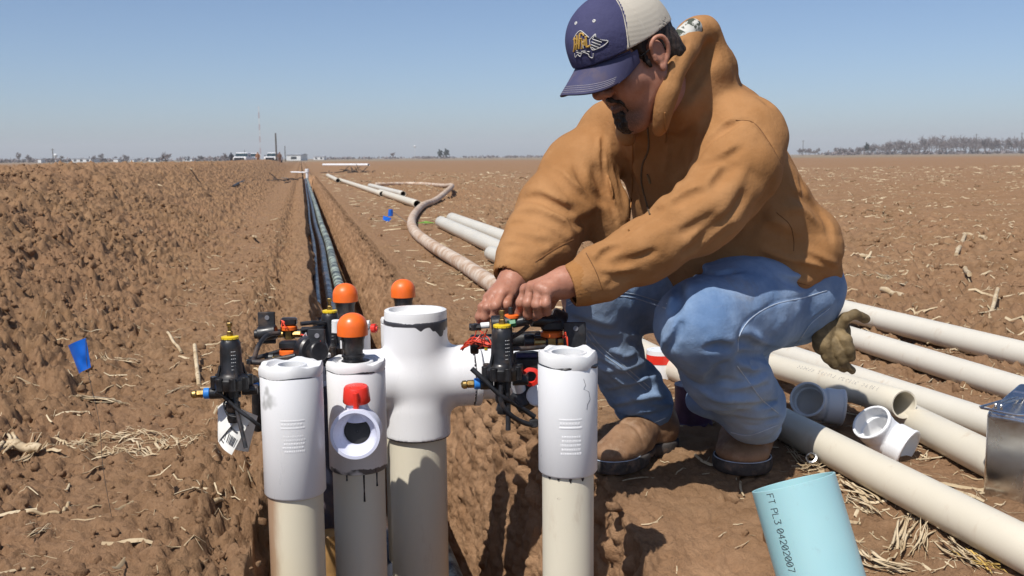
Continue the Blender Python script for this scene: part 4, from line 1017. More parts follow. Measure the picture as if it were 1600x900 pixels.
# glasses
GB = simple('glasses_frame', (.012, .012, .014), .25, 0, .2, 60)
gm = NT('dark_lens', .06, (.03, .025, .02)); gm.b.inputs['Alpha'].default_value = .75; mb = MB()
for s in (-1, 1):
    ring_ = [H(.112 - .010 * abs(math.cos(a)) - .35 * (.012 + .016 * math.cos(a)) * .6, .012 + .014 * math.sin(a), s * (.033 + .024 * math.cos(a))) for a in np.linspace(0, 2 * math.pi, 25)]
    mb.tube(ring_, .0012, 6, False)
    mb.tube([H(.094, .018, s * .058), H(.070, .019, s * .072), H(.030, .017, s * .079), H(.0, .020, s * .081)], .0014, 6)
mb.tube([H(.108, .018, -.009), H(.111, .020, 0), H(.108, .018, .009)], .0013, 6)
gl = mb.build('glasses', GB, man)
for s in (-1, 1):
    ring_ = [H(.112 - .010 * abs(math.cos(a)) - .35 * (.012 + .016 * math.cos(a)) * .6, .012 + .014 * math.sin(a), s * (.033 + .024 * math.cos(a))) for a in np.linspace(0, 2 * math.pi, 24, endpoint=False)]
    V = ring_ + [q - F_ * .0012 for q in ring_]; MB().add(V, [tuple(range(24)), tuple(range(24, 48))[::-1]] + [(i, (i + 1) % 24, 24 + (i + 1) % 24, 24 + i) for i in range(24)]).build('lens', gm.m, gl)

# ---- cap
H = H0
NAVY = cloth('navy_twill', (.045, .045, .105), (.062, .062, .135), .8, 1100)
nv = NT('navy_brim', .8, (.05, .05, .11)); cc = nv.mix(nv.ramp(nv.noise(12, 4), .3, .7), (.045, .045, .105), (.062, .062, .135)); cc = nv.mix(nv.math('MULTIPLY', nv.ramp(nv.noise(20, 5, .7), .45, .65), .35), cc, (.14, .10, .10)); nv.color(cc); nv.bump(nv.noise(900, 2), .3, .001); BRIM = nv.m
BEIGE = NT('beige_mesh', .9, (.50, .45, .36)); w_ = BEIGE.n('ShaderNodeTexWave'); w_.inputs['Scale'].default_value = 130; w_.bands_direction = 'Z'; BEIGE.l(BEIGE.obj(), w_.inputs[0])
hb = BEIGE.ramp(w_.outputs['Fac'], .2, .5)
BEIGE.color(BEIGE.mix(BEIGE.noise(8, 4), (.47, .42, .34), (.58, .53, .44))); BEIGE.bump(w_.outputs['Fac'], .5, .0015); BEIGE.bump(BEIGE.noise(900, 2), .3, .001); BEIGE = BEIGE.m
f = Field(O - .19, O + .20, .0024)
f.ell(H(.006, .038, 0), (.115, .108, .086), HA, 0); f.ell(H(.045, .070, 0), (.068, .060, .064), HA, .05)
f.ell(H(.006, .030, 0), (.1115, .105, .0825), HA, .0, '-'); f.half(H(0, .040, 0), -U_ + F_ * .04)
for th in (.0, .62, -.62, 1.57, -1.57, 2.4, -2.4, 3.14):   # seams between the panels
    f.line([H(.004, .150, 0)] + [H(.006 + .119 * math.cos(th) * math.sin(a), .040 + .110 * math.cos(a), .088 * math.sin(th) * math.sin(a)) for a in np.linspace(.1, 1.55, 9)], .0022, .0012)
f.bump(.0016, 14, 2, 12); V, Q = f.mesh(); cen = V[Q].mean(1) - O; cf, cu = cen @ F_, cen @ U_
front = cf > .062 - .55 * (cu - .04)
def pick(V, Q, msk):
    Qm = Q[msk]; ids, inv = np.unique(Qm, return_inverse=True); return V[ids], inv.reshape(-1, 4)
a, b = pick(V, Q, ~front); capo = link_mesh('cap', a, b, BEIGE, man)
a, b = pick(V, Q, front); fp = link_mesh('front_panel', a, b, NAVY, capo)
nI, nJ = 40, 26; V = []; F = []
def brimp(i, j, off=0.0):
    sp = -1 + 2 * i / nI; th = sp * 1.30; t_ = j / nJ; f0 = .010 + .108 * math.cos(th); s0 = .0845 * math.sin(th)
    ext = .067 * (max(0, 1 - abs(sp) ** 3.2)) ** .5; ff = f0 + ext * t_; ss = s0 * (1 - .10 * t_)
    uu = .046 - .046 * (abs(ss) / .08) ** 2.0 * (.30 + .70 * t_) - .42 * (ff - f0) + off; return H(ff, uu, ss)
for off in (.0012, -.0016):
    for i in range(nI + 1):
        for j in range(nJ + 1): V.append(brimp(i, j, off))
st = (nI + 1) * (nJ + 1); q = lambda i, j: i * (nJ + 1) + j
for i in range(nI):
    for j in range(nJ): F.append((q(i, j), q(i + 1, j), q(i + 1, j + 1), q(i, j + 1))); F.append((st + q(i, j), st + q(i, j + 1), st + q(i + 1, j + 1), st + q(i + 1, j)))
    F.append((q(i, nJ), q(i + 1, nJ), st + q(i + 1, nJ), st + q(i, nJ))); F.append((q(i, 0), st + q(i, 0), st + q(i + 1, 0), q(i + 1, 0)))
br = link_mesh('brim', V, F, BRIM, capo)
ST1 = simple('pale_thread', (.40, .38, .42), .7, 0, .05, 30)
mb = MB()
for off_ in (.72, .79, .86, .93):
    mb.tube([brimp(i, nJ * off_, .0016) for i in range(4, nI - 3)], .00045, 5, False)
mb.build('stitching', ST1, br)
MB().tube([brimp(i, 0, .003) for i in range(2, nI - 1)], .0022, 6).build('seam_cord', NAVY, capo)
MB().tube([H(.062 - .55 * (.110 * math.cos(a) + .0) * 1.0 + .003, .040 + .112 * math.cos(a), .089 * math.sin(a)) for a in np.linspace(.1, 1.5, 12)], .0013, 6).build('seam_tape', BEIGE, capo)
MB().lathe([(.001, .006), (.006, .005), (.0075, .001), (.007, -.002)], H(.004, .149, 0), U_, 20).build('top_button', NAVY, capo)
GOLD = simple('gold_thread', (.50, .30, .06), .6, 0, .15, 200); SILV = simple('white_thread', (.72, .70, .66), .6, 0, .1, 100); DKT = simple('black_thread', (.03, .03, .05), .6)
bt = bvh(fp); K = lambda pts: [(860 + a / 5.63, b / 5.63) for a, b in pts]
lg = MB(); wl = MB(); dk = MB()
for s_ in ([(212, 330), (214, 400), (206, 455)], [(205, 350), (225, 345)], [(232, 310), (236, 370), (228, 440)], [(222, 395), (244, 388)], [(258, 295), (256, 350), (250, 430)], [(258, 298), (285, 296), (292, 315)], [(256, 345), (280, 342)], [(276, 350), (280, 395), (275, 430)], [(312, 325), (316, 370), (318, 415)], [(318, 415), (345, 405), (352, 395)], [(304, 330), (326, 322)], [(298, 345), (300, 400)]):
    p = on(bt, K(s_), .0012, 3)
    if len(p) > 1: lg.tube(p, .0021, 6)
for s_ in ([(205, 340), (228, 300), (262, 270), (300, 295), (338, 330)], [(345, 350), (395, 298), (402, 330), (450, 352), (508, 360), (470, 400), (420, 425), (370, 440), (350, 400), (345, 350)], [(372, 345), (452, 372)], [(362, 368), (440, 396)], [(358, 392), (425, 418)], [(362, 415), (395, 436)], [(395, 300), (370, 345)], [(212, 470), (220, 505), (240, 480), (262, 498), (275, 470)], [(330, 470), (345, 500), (372, 508), (378, 470)], [(270, 372), (300, 366)], [(280, 366), (290, 425)], [(225, 440), (250, 455), (290, 450), (345, 455)], [(230, 460), (260, 468), (300, 462), (340, 480)]):
    p = on(bt, K(s_), .0016, 3)
    if len(p) > 1: wl.tube(p, .0008, 5)
for s_ in ([(390, 322), (440, 352), (495, 366)], [(380, 358), (430, 384)], [(372, 380), (425, 405)], [(368, 402), (408, 425)], [(240, 448), (290, 458)], [(310, 450), (350, 462)]):
    p = on(bt, K(s_), .0010, 3)
    if len(p) > 1: dk.tube(p, .0016, 5)
lg.build('gold_lettering', GOLD, fp); wl.build('white_outline', SILV, fp); dk.build('black_fill', DKT, fp)
for a, b in ((385, 185), (226, 205)):
    p = on(bt, [(860 + a / 5.63, b / 5.63), (860.2 + a / 5.63, b / 5.63)], 0, 1)
    if p: 
        d = nrm(p[0] - H(.0, .05)); MB().lathe([(.0012, .0004), (.0014, .0014), (.003, .0014), (.0036, 0)], p[0], d, 18).build('eyelet', SILV, fp)

# ---- hoodie
lat = nrm(nS - fS); lat[2] = 0; lat = nrm(lat); fwd = nrm(np.cross(lat, (0, 0, 1))); 
if fwd[0] > 0: fwd = -fwd
f = Field(P(1040, 470, 2.42) - (.42, .48, .06), P(1040, 30, 2.4) + (.46, .44, .06), .0044)
lean = nrm(ch - P(1150, 400, 2.56)); ax3 = (lat, nrm(np.cross(lean, lat)), lean)
ub = P(1090, 235, 2.44); bl = P(1130, 345, 2.49); hm_ = P(1158, 392, 2.52)
f.ell(ub, (.215, .150, .19), ax3, 0); f.ell(bl, (.232, .190, .17), ax3, .08); f.ell(hm_, (.238, .205, .115), ax3, .06)
f.cap(nS + (0, 0, -.01), nb + (.02, .05, -.05), .082, .085, .06); f.cap(fS, nb + (-.02, .08, -.05), .080, .085, .06)
slN = [P(1160, 212, 2.26), P(1150, 268, 2.19), P(1100, 330, 2.13), P(1003, 393, 2.10), P(935, 430, 2.085), P(912, 440, 2.08)]
f.chain(slN, [.080, .088, .077, .060, .054, .044], .035)
slF = [P(962, 212, 2.50), P(906, 264, 2.44), P(872, 325, 2.37), P(846, 374, 2.30), P(815, 408, 2.24), P(806, 424, 2.22)]
f.chain(slF, [.078, .083, .090, .078, .058, .045], .035)
f.ell(P(955, 345, 2.40), (.05, .05, .09), None, .05)
# near hip bulge of the sweatshirt's back and pocket pouch
f.ell(P(1262, 385, 2.44), (.075, .085, .075), None, .05)
f.cap(P(1300, 424, 2.44), P(1190, 408, 2.36), .026, .022, .03)
# hood lying round the neck
hood = spline([P(1088, 48, 2.22), P(1062, 88, 2.14), P(1047, 130, 2.10), P(1036, 172, 2.10), P(1030, 205, 2.13)], 4)
f.chain(hood, list(np.linspace(.030, .017, len(hood))), .018)
f.ell(P(1096, 76, 2.27), (.046, .065, .055), None, .03); f.ell(P(1110, 108, 2.30), (.050, .085, .048), None, .04); f.cap(P(1098, 48, 2.24), P(1060, 75, 2.40), .034, .034, .03)
f.chain(spline([P(1060, 75, 2.42), P(1010, 120, 2.42), P(985, 165, 2.36), P(978, 215, 2.28)], 3), [.032, .031, .030, .028, .026, .025, .024, .023, .022, .020], .02)
f.ell(P(1090, 124, 2.30), (.070, .09, .080), None, .04); f.cap(P(1085, 70, 2.26), P(1062, 165, 2.24), .045, .055, .03)
f.cap(P(1118, 74, 2.20), P(1070, 188, 2.14), .010, .014, .02, '-')
# front opening shadows under the chin, chest folds
f.line([P(1112, 62, 2.22), P(1092, 105, 2.20), P(1070, 145, 2.18), P(1044, 192, 2.17)], .014, .012)
base_f = f
K5 = lambda pts: [(720 + a / 2.58, 180 + b / 2.58) for a, b in pts]
cr = [([(860, 362), (915, 328), (985, 306)], .011, .010), ([(925, 190), (985, 120), (1060, 60), (1128, 30)], .012, .009), ([(945, 205), (1060, 178), (1140, 128)], .010, .006), ([(820, 378), (760, 402), (690, 455), (640, 500)], .010, .006),
      ([(1108, 20), (1180, 30), (1240, 105), (1302, 212)], .0045, .0045), ([(560, 645), (630, 652), (715, 640)], .008, .007), ([(548, 600), (580, 560), (640, 530)], .009, .006), ([(505, 560), (545, 630), (572, 705)], .0045, .006),
      ([(1000, 470), (1090, 400), (1150, 300)], .016, .008), ([(880, 560), (950, 520), (1010, 450)], .012, .006), ([(1060, 330), (1120, 260), (1160, 190)], .014, -.006), ([(900, 420), (980, 370), (1050, 330)], .013, -.007), ([(700, 520), (800, 470), (880, 440)], .014, -.006), ([(610, 600), (700, 580), (800, 540)], .010, .005),
      ([(1190, 560), (1260, 592), (1350, 622), (1480, 662)], .010, .011), ([(1200, 590), (1300, 640), (1420, 690)], .009, -.006), ([(1272, 392), (1325, 440), (1342, 500), (1342, 548)], .004, .005), ([(1330, 322), (1420, 350), (1480, 430), (1500, 520)], .011, .009), ([(1290, 380), (1380, 380), (1450, 440)], .013, -.008), ([(1220, 450), (1290, 480), (1400, 540)], .014, .007), ([(1230, 360), (1190, 440), (1150, 500)], .016, .010), ([(1390, 560), (1460, 600), (1520, 630)], .009, .007),
      ([(458, 190), (500, 270), (560, 330), (588, 352)], .012, .010), ([(370, 215), (440, 290), (530, 345)], .011, .009), ([(240, 335), (310, 335), (390, 372), (455, 400)], .011, .010), ([(225, 400), (300, 400), (400, 440), (440, 480)], .012, .008), ([(300, 250), (380, 320), (460, 360)], .013, -.007), ([(250, 290), (330, 300), (420, 350)], .012, -.006), ([(455, 500), (380, 540), (300, 592)], .005, .006), ([(200, 480), (280, 500), (360, 520)], .011, .006), ([(135, 600), (200, 568), (285, 590)], .005, .006), ([(540, 200), (560, 260), (590, 330)], .012, .009), ([(440, 420), (480, 440), (560, 400)], .012, .009),
      ([(578, 40), (575, 160), (590, 300), (640, 470)], .006, .008), ([(805, 130), (806, 260), (806, 388)], .003, .003), ([(690, 60), (700, 200), (720, 330)], .014, -.006), ([(640, 100), (650, 240), (670, 400)], .012, .006), ([(860, 60), (850, 200), (830, 330)], .012, .006), ([(920, 40), (900, 150), (880, 260)], .010, .005)]
cr += [([(1010, 300), (1060, 240), (1090, 200)], .012, .008), ([(880, 480), (960, 440), (1030, 390)], .010, .005), ([(590, 690), (640, 660), (700, 655)], .009, .008), ([(960, 560), (1040, 500), (1110, 440)], .010, .006), ([(1180, 380), (1230, 330), (1270, 260)], .012, .008), ([(1340, 600), (1420, 620), (1500, 640)], .009, .008), ([(1370, 250), (1400, 330), (1460, 400)], .010, .007),
       ([(200, 440), (260, 430), (350, 460)], .009, .006), ([(170, 530), (240, 520), (310, 540)], .009, .006), ([(310, 180), (380, 250), (440, 320)], .010, .006), ([(620, 60), (630, 160), (650, 280)], .009, .006), ([(890, 60), (880, 160), (860, 260)], .010, .006)]
trs = [(f.trace(K5(p), 4), w, a) for p, w, a in cr]
trs += [(f.trace([(1125, 70), (1100, 110), (1075, 150)], 4), .008, .006), (f.trace([(1075, 60), (1058, 100), (1046, 150)], 4), .006, .005), (f.trace([(1108, 40), (1128, 66), (1138, 92)], 4), .007, .006), (f.trace([(1150, 110), (1180, 130), (1205, 165)], 4), .012, .006), (f.trace([(1085, 190), (1070, 240), (1062, 290)], 4), .009, .005)]
for p, w, a in trs: f.crease(p, w, a)
f.folds(.0065, 11, .35, P(1165, 190, 2.2) - P(1000, 400, 2.2), P(1090, 320, 2.12), (.16, .2, .13), 3); f.folds(.0075, 14, .35, P(930, 200, 2.4) - P(815, 420, 2.3), P(868, 335, 2.33), (.10, .2, .11), 5); f.folds(.006, 12, .3, (0, .1, 1), P(1230, 370, 2.4), (.13, .3, .10), 8); f.folds(.005, 15, .3, P(1000, 390, 2.1) - P(910, 440, 2.1), P(955, 420, 2.05), (.07, .2, .07), 11)
f.folds(.0055, 9, .45, (.5, .1, 1), P(1080, 260, 2.3), (.5, .6, .4), 61, .06)
f.bump(.0045, 7.5, 2, 15, stretch=(1, 1, 1.5)); f.bump(.0018, 24, 2, 16)
# hollow openings
f.cap(P(1032, 158, 2.25), H(.03, -.085), .036, .050, .012, '-')
f.cap(P(890, 447, 2.074), P(918, 438, 2.083), .036, .036, .006, '-'); f.cap(P(800, 434, 2.21), P(808, 420, 2.225), .036, .036, .006, '-')
cutN = nrm(slN[4] - slN[5]); 
hood_ob = f.build('hoodie', HOODIE, man); ht = bvh(hood_ob)
SEAMT = simple('dark_tan_thread', (.16, .07, .02), .8, 0, .1, 30)
# ribbed cuffs
def cuff(a, b, ra, rb, seg=72):
    ax = nrm(b - a); L = np.linalg.norm(b - a); pr = [(ra - .006, 0.004), (ra - .003, 0), (ra, .003), ((ra + rb) / 2 + .0015, L * .5), (rb, L)]
    x, y, z = frame(ax); V = []; F = []
    for j, (r_, t_) in enumerate(pr):
        for i in range(seg): th = 2 * math.pi * i / seg; rr_ = r_ * (1 + .035 * math.sin(th * 3 + 1)) + (.0007 if i % 2 else -.0007); V.append(a + ax * t_ + (x * math.cos(th) + y * math.sin(th)) * rr_)
    for j in range(len(pr) - 1):
        for i in range(seg): k = (i + 1) % seg; F.append((j * seg + i, j * seg + k, (j + 1) * seg + k, (j + 1) * seg + i))
    return link_mesh('cuff', V, F, RIB, hood_ob)
cuff(P(889, 447, 2.074), P(925, 435, 2.085), .0435, .051); cuff(P(799, 436, 2.21), P(812, 413, 2.24), .043, .053)
# zip, drawcord, grey camo lining of the hood
mb = MB(); zp = on(ht, K5([(750, 20), (757, 130), (732, 200), (728, 270), (745, 340), (762, 400)]), .0015, 4)
if len(zp) > 2: MB().tube(zp, .0022, 6).build('zip', simple('zip', (.16, .11, .06), .5, 0, .2, 300), hood_ob)
zz_ = on(ht, K5([(752, 240), (762, 275)]), .004, 2)
if len(zz_) > 1: MB().tube(zz_, .003, 6).build('zip_pull', simple('zip_pull', (.30, .24, .14), .4, .6), hood_ob)
for cpts in (K5([(690, 30), (692, 150), (690, 300), (676, 462)]), K5([(822, -10), (826, 60), (824, 110)])):
    dp = on(ht, cpts, .003, 4)
    if len(dp) > 2: MB().tube(dp, .0019, 6).build('drawcord', RIB, hood_ob)
LIN = NT('camo_lining', .85, (.5, .5, .47)); LIN.color(LIN.mix(LIN.ramp(LIN.noise(45, 4, .6), .48, .54), LIN.mix(LIN.ramp(LIN.noise(30, 2), .4, .6), (.42, .43, .38), (.58, .57, .52)), (.06, .07, .05)))
f = Field(P(1066, 60, 2.2) - .1, P(1066, 60, 2.2) + .1, .003); f.cap(P(1082, 45, 2.185), P(1060, 66, 2.165), .020, .021, 0); f.cap(P(1060, 66, 2.165), P(1053, 90, 2.14), .021, .014, .01); f.bump(.003, 30, 2, 2); f.build('hood_lining', LIN.m, hood_ob)

for s_ in ([(1108, 20), (1180, 30), (1240, 105), (1302, 212)], [(1272, 392), (1325, 440), (1342, 500), (1342, 548)], [(455, 500), (380, 540), (300, 592)], [(805, 130), (806, 260), (806, 388)], [(505, 555), (545, 630), (572, 705)], [(575, 60), (574, 160), (590, 300), (640, 470)], [(1210, 640), (1330, 668), (1420, 690), (1500, 700)]):
    p = on(ht, K5(s_), .0004, 5)
    if len(p) > 3 and max(np.linalg.norm(p[i + 1] - p[i]) for i in range(len(p) - 1)) < .06: MB().tube(p, .0009, 5).build('seam', SEAMT, hood_ob)
# ---- jeans
def knee_dirt(m, c):
    k = m.ramp(m.noise(5, 5, .6), .40, .68); z = m.sep()
    c = m.mix(m.math('MULTIPLY', k, .30), c, (.42, .48, .56)); d = m.ramp(m.noise(9, 5, .7, dist=.4), .56, .72)
    hgt = m.ramp(z[2], .34, .48); return m.mix(m.math('MULTIPLY', m.math('MULTIPLY', d, hgt), .35), c, (.27, .23, .18))
DENIM = cloth('denim', (.12, .205, .36), (.255, .36, .53), .85, 1300, knee_dirt, .4)
f = Field(P(1050, 700, 2.4) - (.26, .50, .03), P(1080, 380, 2.4) + (.42, .50, .04), .0044)
f.ell(pel + (0, 0, .0), (.185, .15, .125), ax3, 0); f.ell(P(1232, 452, 2.50), (.125, .13, .115), None, .05)
f.chain([hipN, P(1160, 480, 2.33), knN], [.128, .116, .094], .05)
f.chain([knN, P(1130, 580, 2.26), P(1172, 640, 2.37), P(1181, 660, 2.41)], [.092, .090, .074, .063], .03)
f.chain([hipF, P(1010, 452, 2.55), knF], [.120, .106, .090], .05); f.chain([knF, P(955, 548, 2.47), P(992, 606, 2.53), P(1010, 632, 2.56)], [.088, .076, .074, .074], .03)
f.cap(P(1100, 620, 2.40), P(1150, 560, 2.42), .05, .07, .05)
K6 = lambda pts: [(720 + a / 2.5, 400 + b / 2.5) for a, b in pts]
cr = [([(1075, 370), (1082, 310), (1130, 240), (1220, 185), (1330, 160), (1430, 130)], .0045, .005), ([(1085, 380), (1075, 430), (1110, 480), (1170, 560), (1240, 620)], .0050, .006), ([(1440, 205), (1370, 260), (1320, 330), (1260, 390)], .006, .008), ([(1060, 360), (1010, 350), (960, 360)], .010, .010), ([(1160, 360), (1130, 340), (1085, 330)], .011, .013), ([(1200, 400), (1140, 390), (1080, 390)], .011, .012), ([(1210, 440), (1150, 470), (1090, 455)], .010, .010),
      ([(1040, 420), (1000, 440), (960, 500)], .012, .008), ([(1200, 500), (1140, 530), (1060, 545)], .010, .010), ([(1230, 560), (1150, 590), (1040, 590)], .009, .010), ([(1240, 630), (1160, 650), (1050, 640)], .008, .008), ([(930, 520), (1000, 560), (1060, 570)], .010, -.008), ([(1100, 500), (1170, 510), (1240, 480)], .011, -.008),
      ([(820, 230), (850, 180), (850, 110)], .012, .010), ([(800, 320), (780, 400), (860, 480)], .010, -.004),
      ([(570, 390), (640, 420), (700, 400)], .010, .009), ([(550, 470), (640, 470), (760, 430)], .010, .010), ([(570, 540), (660, 520), (790, 490)], .009, .010), ([(600, 600), (700, 580), (830, 560)], .008, .010), ([(600, 640), (700, 630), (840, 600)], .007, .009), ([(760, 540), (800, 570), (850, 580)], .010, -.008), ([(600, 500), (680, 500), (740, 470)], .010, -.008), ([(480, 300), (560, 330), (620, 330)], .010, .009), ([(420, 240), (520, 280), (600, 300)], .011, .007),
      ([(400, 190), (500, 155), (650, 150), (800, 190)], .005, .005), ([(450, 260), (530, 370), (620, 440), (720, 530)], .005, .006), ([(1380, 90), (1320, 110), (1240, 80)], .012, .007)]
cr += [([(870, 250), (840, 320), (800, 370)], .009, .005), ([(1250, 380), (1180, 360), (1110, 350)], .009, .008), ([(1240, 430), (1190, 430), (1130, 425)], .009, .008), ([(960, 610), (1040, 620), (1120, 615)], .008, .007), ([(1090, 660), (1150, 668), (1230, 640)], .007, .006), ([(480, 400), (560, 430), (640, 480)], .010, .008), ([(520, 440), (600, 500), (700, 560)], .009, .007), ([(420, 300), (470, 340), (560, 370)], .010, .008), ([(640, 560), (720, 590), (800, 600)], .008, .007), ([(660, 330), (720, 350), (790, 420)], .010, .007), ([(900, 60), (1000, 70), (1100, 60)], .012, .004), ([(1000, 480), (1080, 500), (1140, 500)], .010, .006)]
trs = [(f.trace(K6(p), 4), w, a) for p, w, a in cr]
for p, w, a in trs: f.crease(p, w, a * (1.5 if w > .0055 else 1))
f.folds(.012, 15, .28, (.25, .1, 1), P(1160, 610, 2.3), (.14, .3, .11), 21, .05); f.folds(.012, 14, .28, (-.3, .1, 1), P(985, 590, 2.5), (.13, .3, .12), 24, .05); f.folds(.009, 13, .4, (1, .3, .6), P(1120, 545, 2.3), (.10, .3, .06), 27); f.folds(.004, 10, .4, (1, 0, .3), P(1200, 460, 2.4), (.15, .3, .1), 29)
f.folds(.0022, 11, .5, (.5, .1, 1), P(1080, 520, 2.3), (.5, .6, .4), 63, .06); f.bump(.0038, 9, 3, 25); f.bump(.0014, 30, 2, 26)
anaxN = nrm(P(1172, 676, 2.425) - P(1160, 645, 2.37)); anaxF = nrm(P(1012, 648, 2.565) - P(990, 612, 2.53))
f.half(P(1171, 684, 2.34), nrm(P(1180, 740, 2.45) - P(1168, 650, 2.42)), .004) if 0 else None
A_ = P(1168, 650, 2.41); f.cap(P(1186, 760, 2.47), P(1180, 684, 2.43), .053, .058, .004, '-'); f.cap(P(1034, 720, 2.62), P(1014, 660, 2.575), .064, .062, .004, '-')
zc = P(1170, 686, 2.40)[2]; f.F[:, :, :max(0, int((zc - f.lo[2]) / f.h))] = np.maximum(f.F[:, :, :max(0, int((zc - f.lo[2]) / f.h))], .01)
jeans = f.build('jeans', DENIM, man); jt = bvh(jeans)
THR = simple('pale_blue_thread', (.42, .50, .60), .7, 0, .1, 40)
for s_ in ([(1082, 372), (1088, 312), (1134, 244), (1224, 190), (1332, 165), (1430, 135)], [(1080, 430), (1116, 480), (1176, 560), (1240, 614)], [(400, 185), (500, 150), (650, 145), (805, 186)], [(400, 200), (500, 165), (650, 160), (800, 204)], [(460, 262), (536, 366), (626, 436), (726, 524)], [(476, 262), (550, 356), (640, 430), (738, 514)], [(1440, 205), (1370, 262), (1322, 330), (1262, 388)], [(1056, 690), (1130, 700), (1240, 660)], [(616, 660), (720, 662), (850, 610)]):
    p = on(jt, K6(s_), .0008, 5)
    if len(p) > 3: MB().tube(p, .0013, 5).build('seam', THR, jeans)

# ---- boots
LEATHER = NT('boot_leather', .7, (.26, .13, .06)); cc = LEATHER.mix(LEATHER.ramp(LEATHER.noise(11, 5, .65), .35, .65), (.17, .088, .042), (.29, .165, .088)); cc = LEATHER.mix(LEATHER.math('MULTIPLY', LEATHER.ramp(LEATHER.noise(25, 5, .7), .5, .7), .5), cc, (.36, .25, .16)); LEATHER.color(cc); LEATHER.bump(LEATHER.noise(60, 5, .65), .4, .003); LEATHER = LEATHER.m
SOLE = simple('dusty_rubber_sole', (.06, .052, .048), .8, 0, .3, 30, dirt=.6)
def boot(toe, heel, ank, w=.052):
    toe = np.array([toe[0], toe[1], 0]); heel = np.array([heel[0], heel[1], 0]); d = nrm(toe - heel); n_ = np.cross((0, 0, 1.), d)
    lo = np.minimum(np.minimum(toe, heel), ank) - .09; hi = np.maximum(np.maximum(toe, heel), ank) + .09; lo[2] = -.03
    f = Field(lo, hi, .003); A = (d, n_, np.array([0, 0, 1.]))
    f.ell(toe - d * .058 + (0, 0, .036), (.064, w, .031), A, 0); f.ell(toe - d * .115 + (0, 0, .048), (.075, w * .88, .046), A, .03)
    f.cap(toe - d * .13 + (0, 0, .06), ank + (0, 0, -.01), .042, .052, .035); f.ell(heel + d * .045 + (0, 0, .050), (.050, .040, .052), A, .03); f.cap(heel + d * .05 + (0, 0, .06), ank + (0, 0, .03), .040, .054, .03)
    f.half((0, 0, .020), (0, 0, -1))
    for t_ in (.10, .118, .135): c_ = toe - d * t_; f.line([c_ + n_ * .05 + (0, 0, .05), c_ + n_ * .03 + (0, 0, .088), c_ + (0, 0, .098), c_ - n_ * .03 + (0, 0, .088), c_ - n_ * .05 + (0, 0, .05)], .006, .0045)
    f.bump(.0015, 30, 2, 4); b = f.build('boot', LEATHER, man)
    g = Field(lo, hi, .003); g.ell(toe - d * .060 + (0, 0, .012), (.070, w + .007, .05), A, 0); g.ell(toe - d * .11 + (0, 0, .012), (.09, w, .05), A, .03); g.ell(heel + d * .055 + (0, 0, .012), (.062, .046, .05), A, .03)
    g.half((0, 0, .026), (0, 0, 1)); g.half((0, 0, -.006), (0, 0, -1)); c_ = toe - d * .155; g.box(c_, (.022, .1, .010), A, .004, .004, '-')
    so = g.build('sole', SOLE, b)
    rim = []
    for k in range(28):
        a = math.pi * (-.62 + 1.24 * k / 27); rim.append(toe - d * (.060 - .069 * math.cos(a)) * 1 + n_ * (w + .004) * math.sin(a) + np.array([0, 0, .0275]))
    MB().tube(rim, .0012, 5).build('welt_stitch', THR, b)
    return b
tN = G(1164, 742); tN[1] -= .0; bN = boot(tN + (-.004, .012, 0), tN + (.060, .295, 0), anN + (0, .03, .01), .064)
tF = G(938, 738); bF = boot(tF + (.004, .01, 0), tF + (.205, .235, 0), anF + (0, .01, .01), .053)

# ---- work glove hanging out of the hip pocket
GLV = NT('glove_leather', .75, (.16, .11, .045)); GLV.color(GLV.mix(GLV.ramp(GLV.noise(20, 5, .65), .35, .65), (.10, .068, .028), (.24, .17, .08))); GLV.bump(GLV.noise(70, 4, .6), .5, .003)
K7 = lambda x, y, D: P(1140 + x / 1.957, 440 + y / 1.957, D)
f = Field(P(1315, 530, 2.45) - (.12, .12, .14), P(1315, 530, 2.45) + (.12, .12, .14), .0023)
f.cap(K7(290, 150, 2.42), K7(325, 150, 2.44), .030, .034, 0, flat=(0, 1, 0), ft=.55); f.cap(K7(290, 190, 2.41), K7(330, 185, 2.43), .030, .032, .02, flat=(0, 1, 0), ft=.55)
for pts, rs in (([K7(330, 140, 2.43), K7(355, 112, 2.42), K7(385, 100, 2.42), K7(415, 112, 2.44)], [.020, .014, .0125, .012]),
                ([K7(335, 165, 2.42), K7(352, 178, 2.40), K7(365, 210, 2.395), K7(372, 232, 2.40)], [.020, .016, .014, .0125]),
                ([K7(322, 190, 2.41), K7(335, 215, 2.40), K7(345, 245, 2.40), K7(375, 272, 2.42)], [.019, .014, .012, .0105]),
                ([K7(290, 190, 2.41), K7(300, 225, 2.41), K7(325, 250, 2.41), K7(350, 266, 2.42)], [.019, .015, .0125, .0100])):
    g = f.blank(); g.chain(pts, rs, .006); f.join(g, .002)
f.bump(.0028, 30, 3, 44)
gv = f.build('work_glove', GLV.m, None, tuple(P(1300, 530, 2.43))); tag(gv, 'worn brown leather work glove hanging from the crouching man\'s back pocket', 'glove')
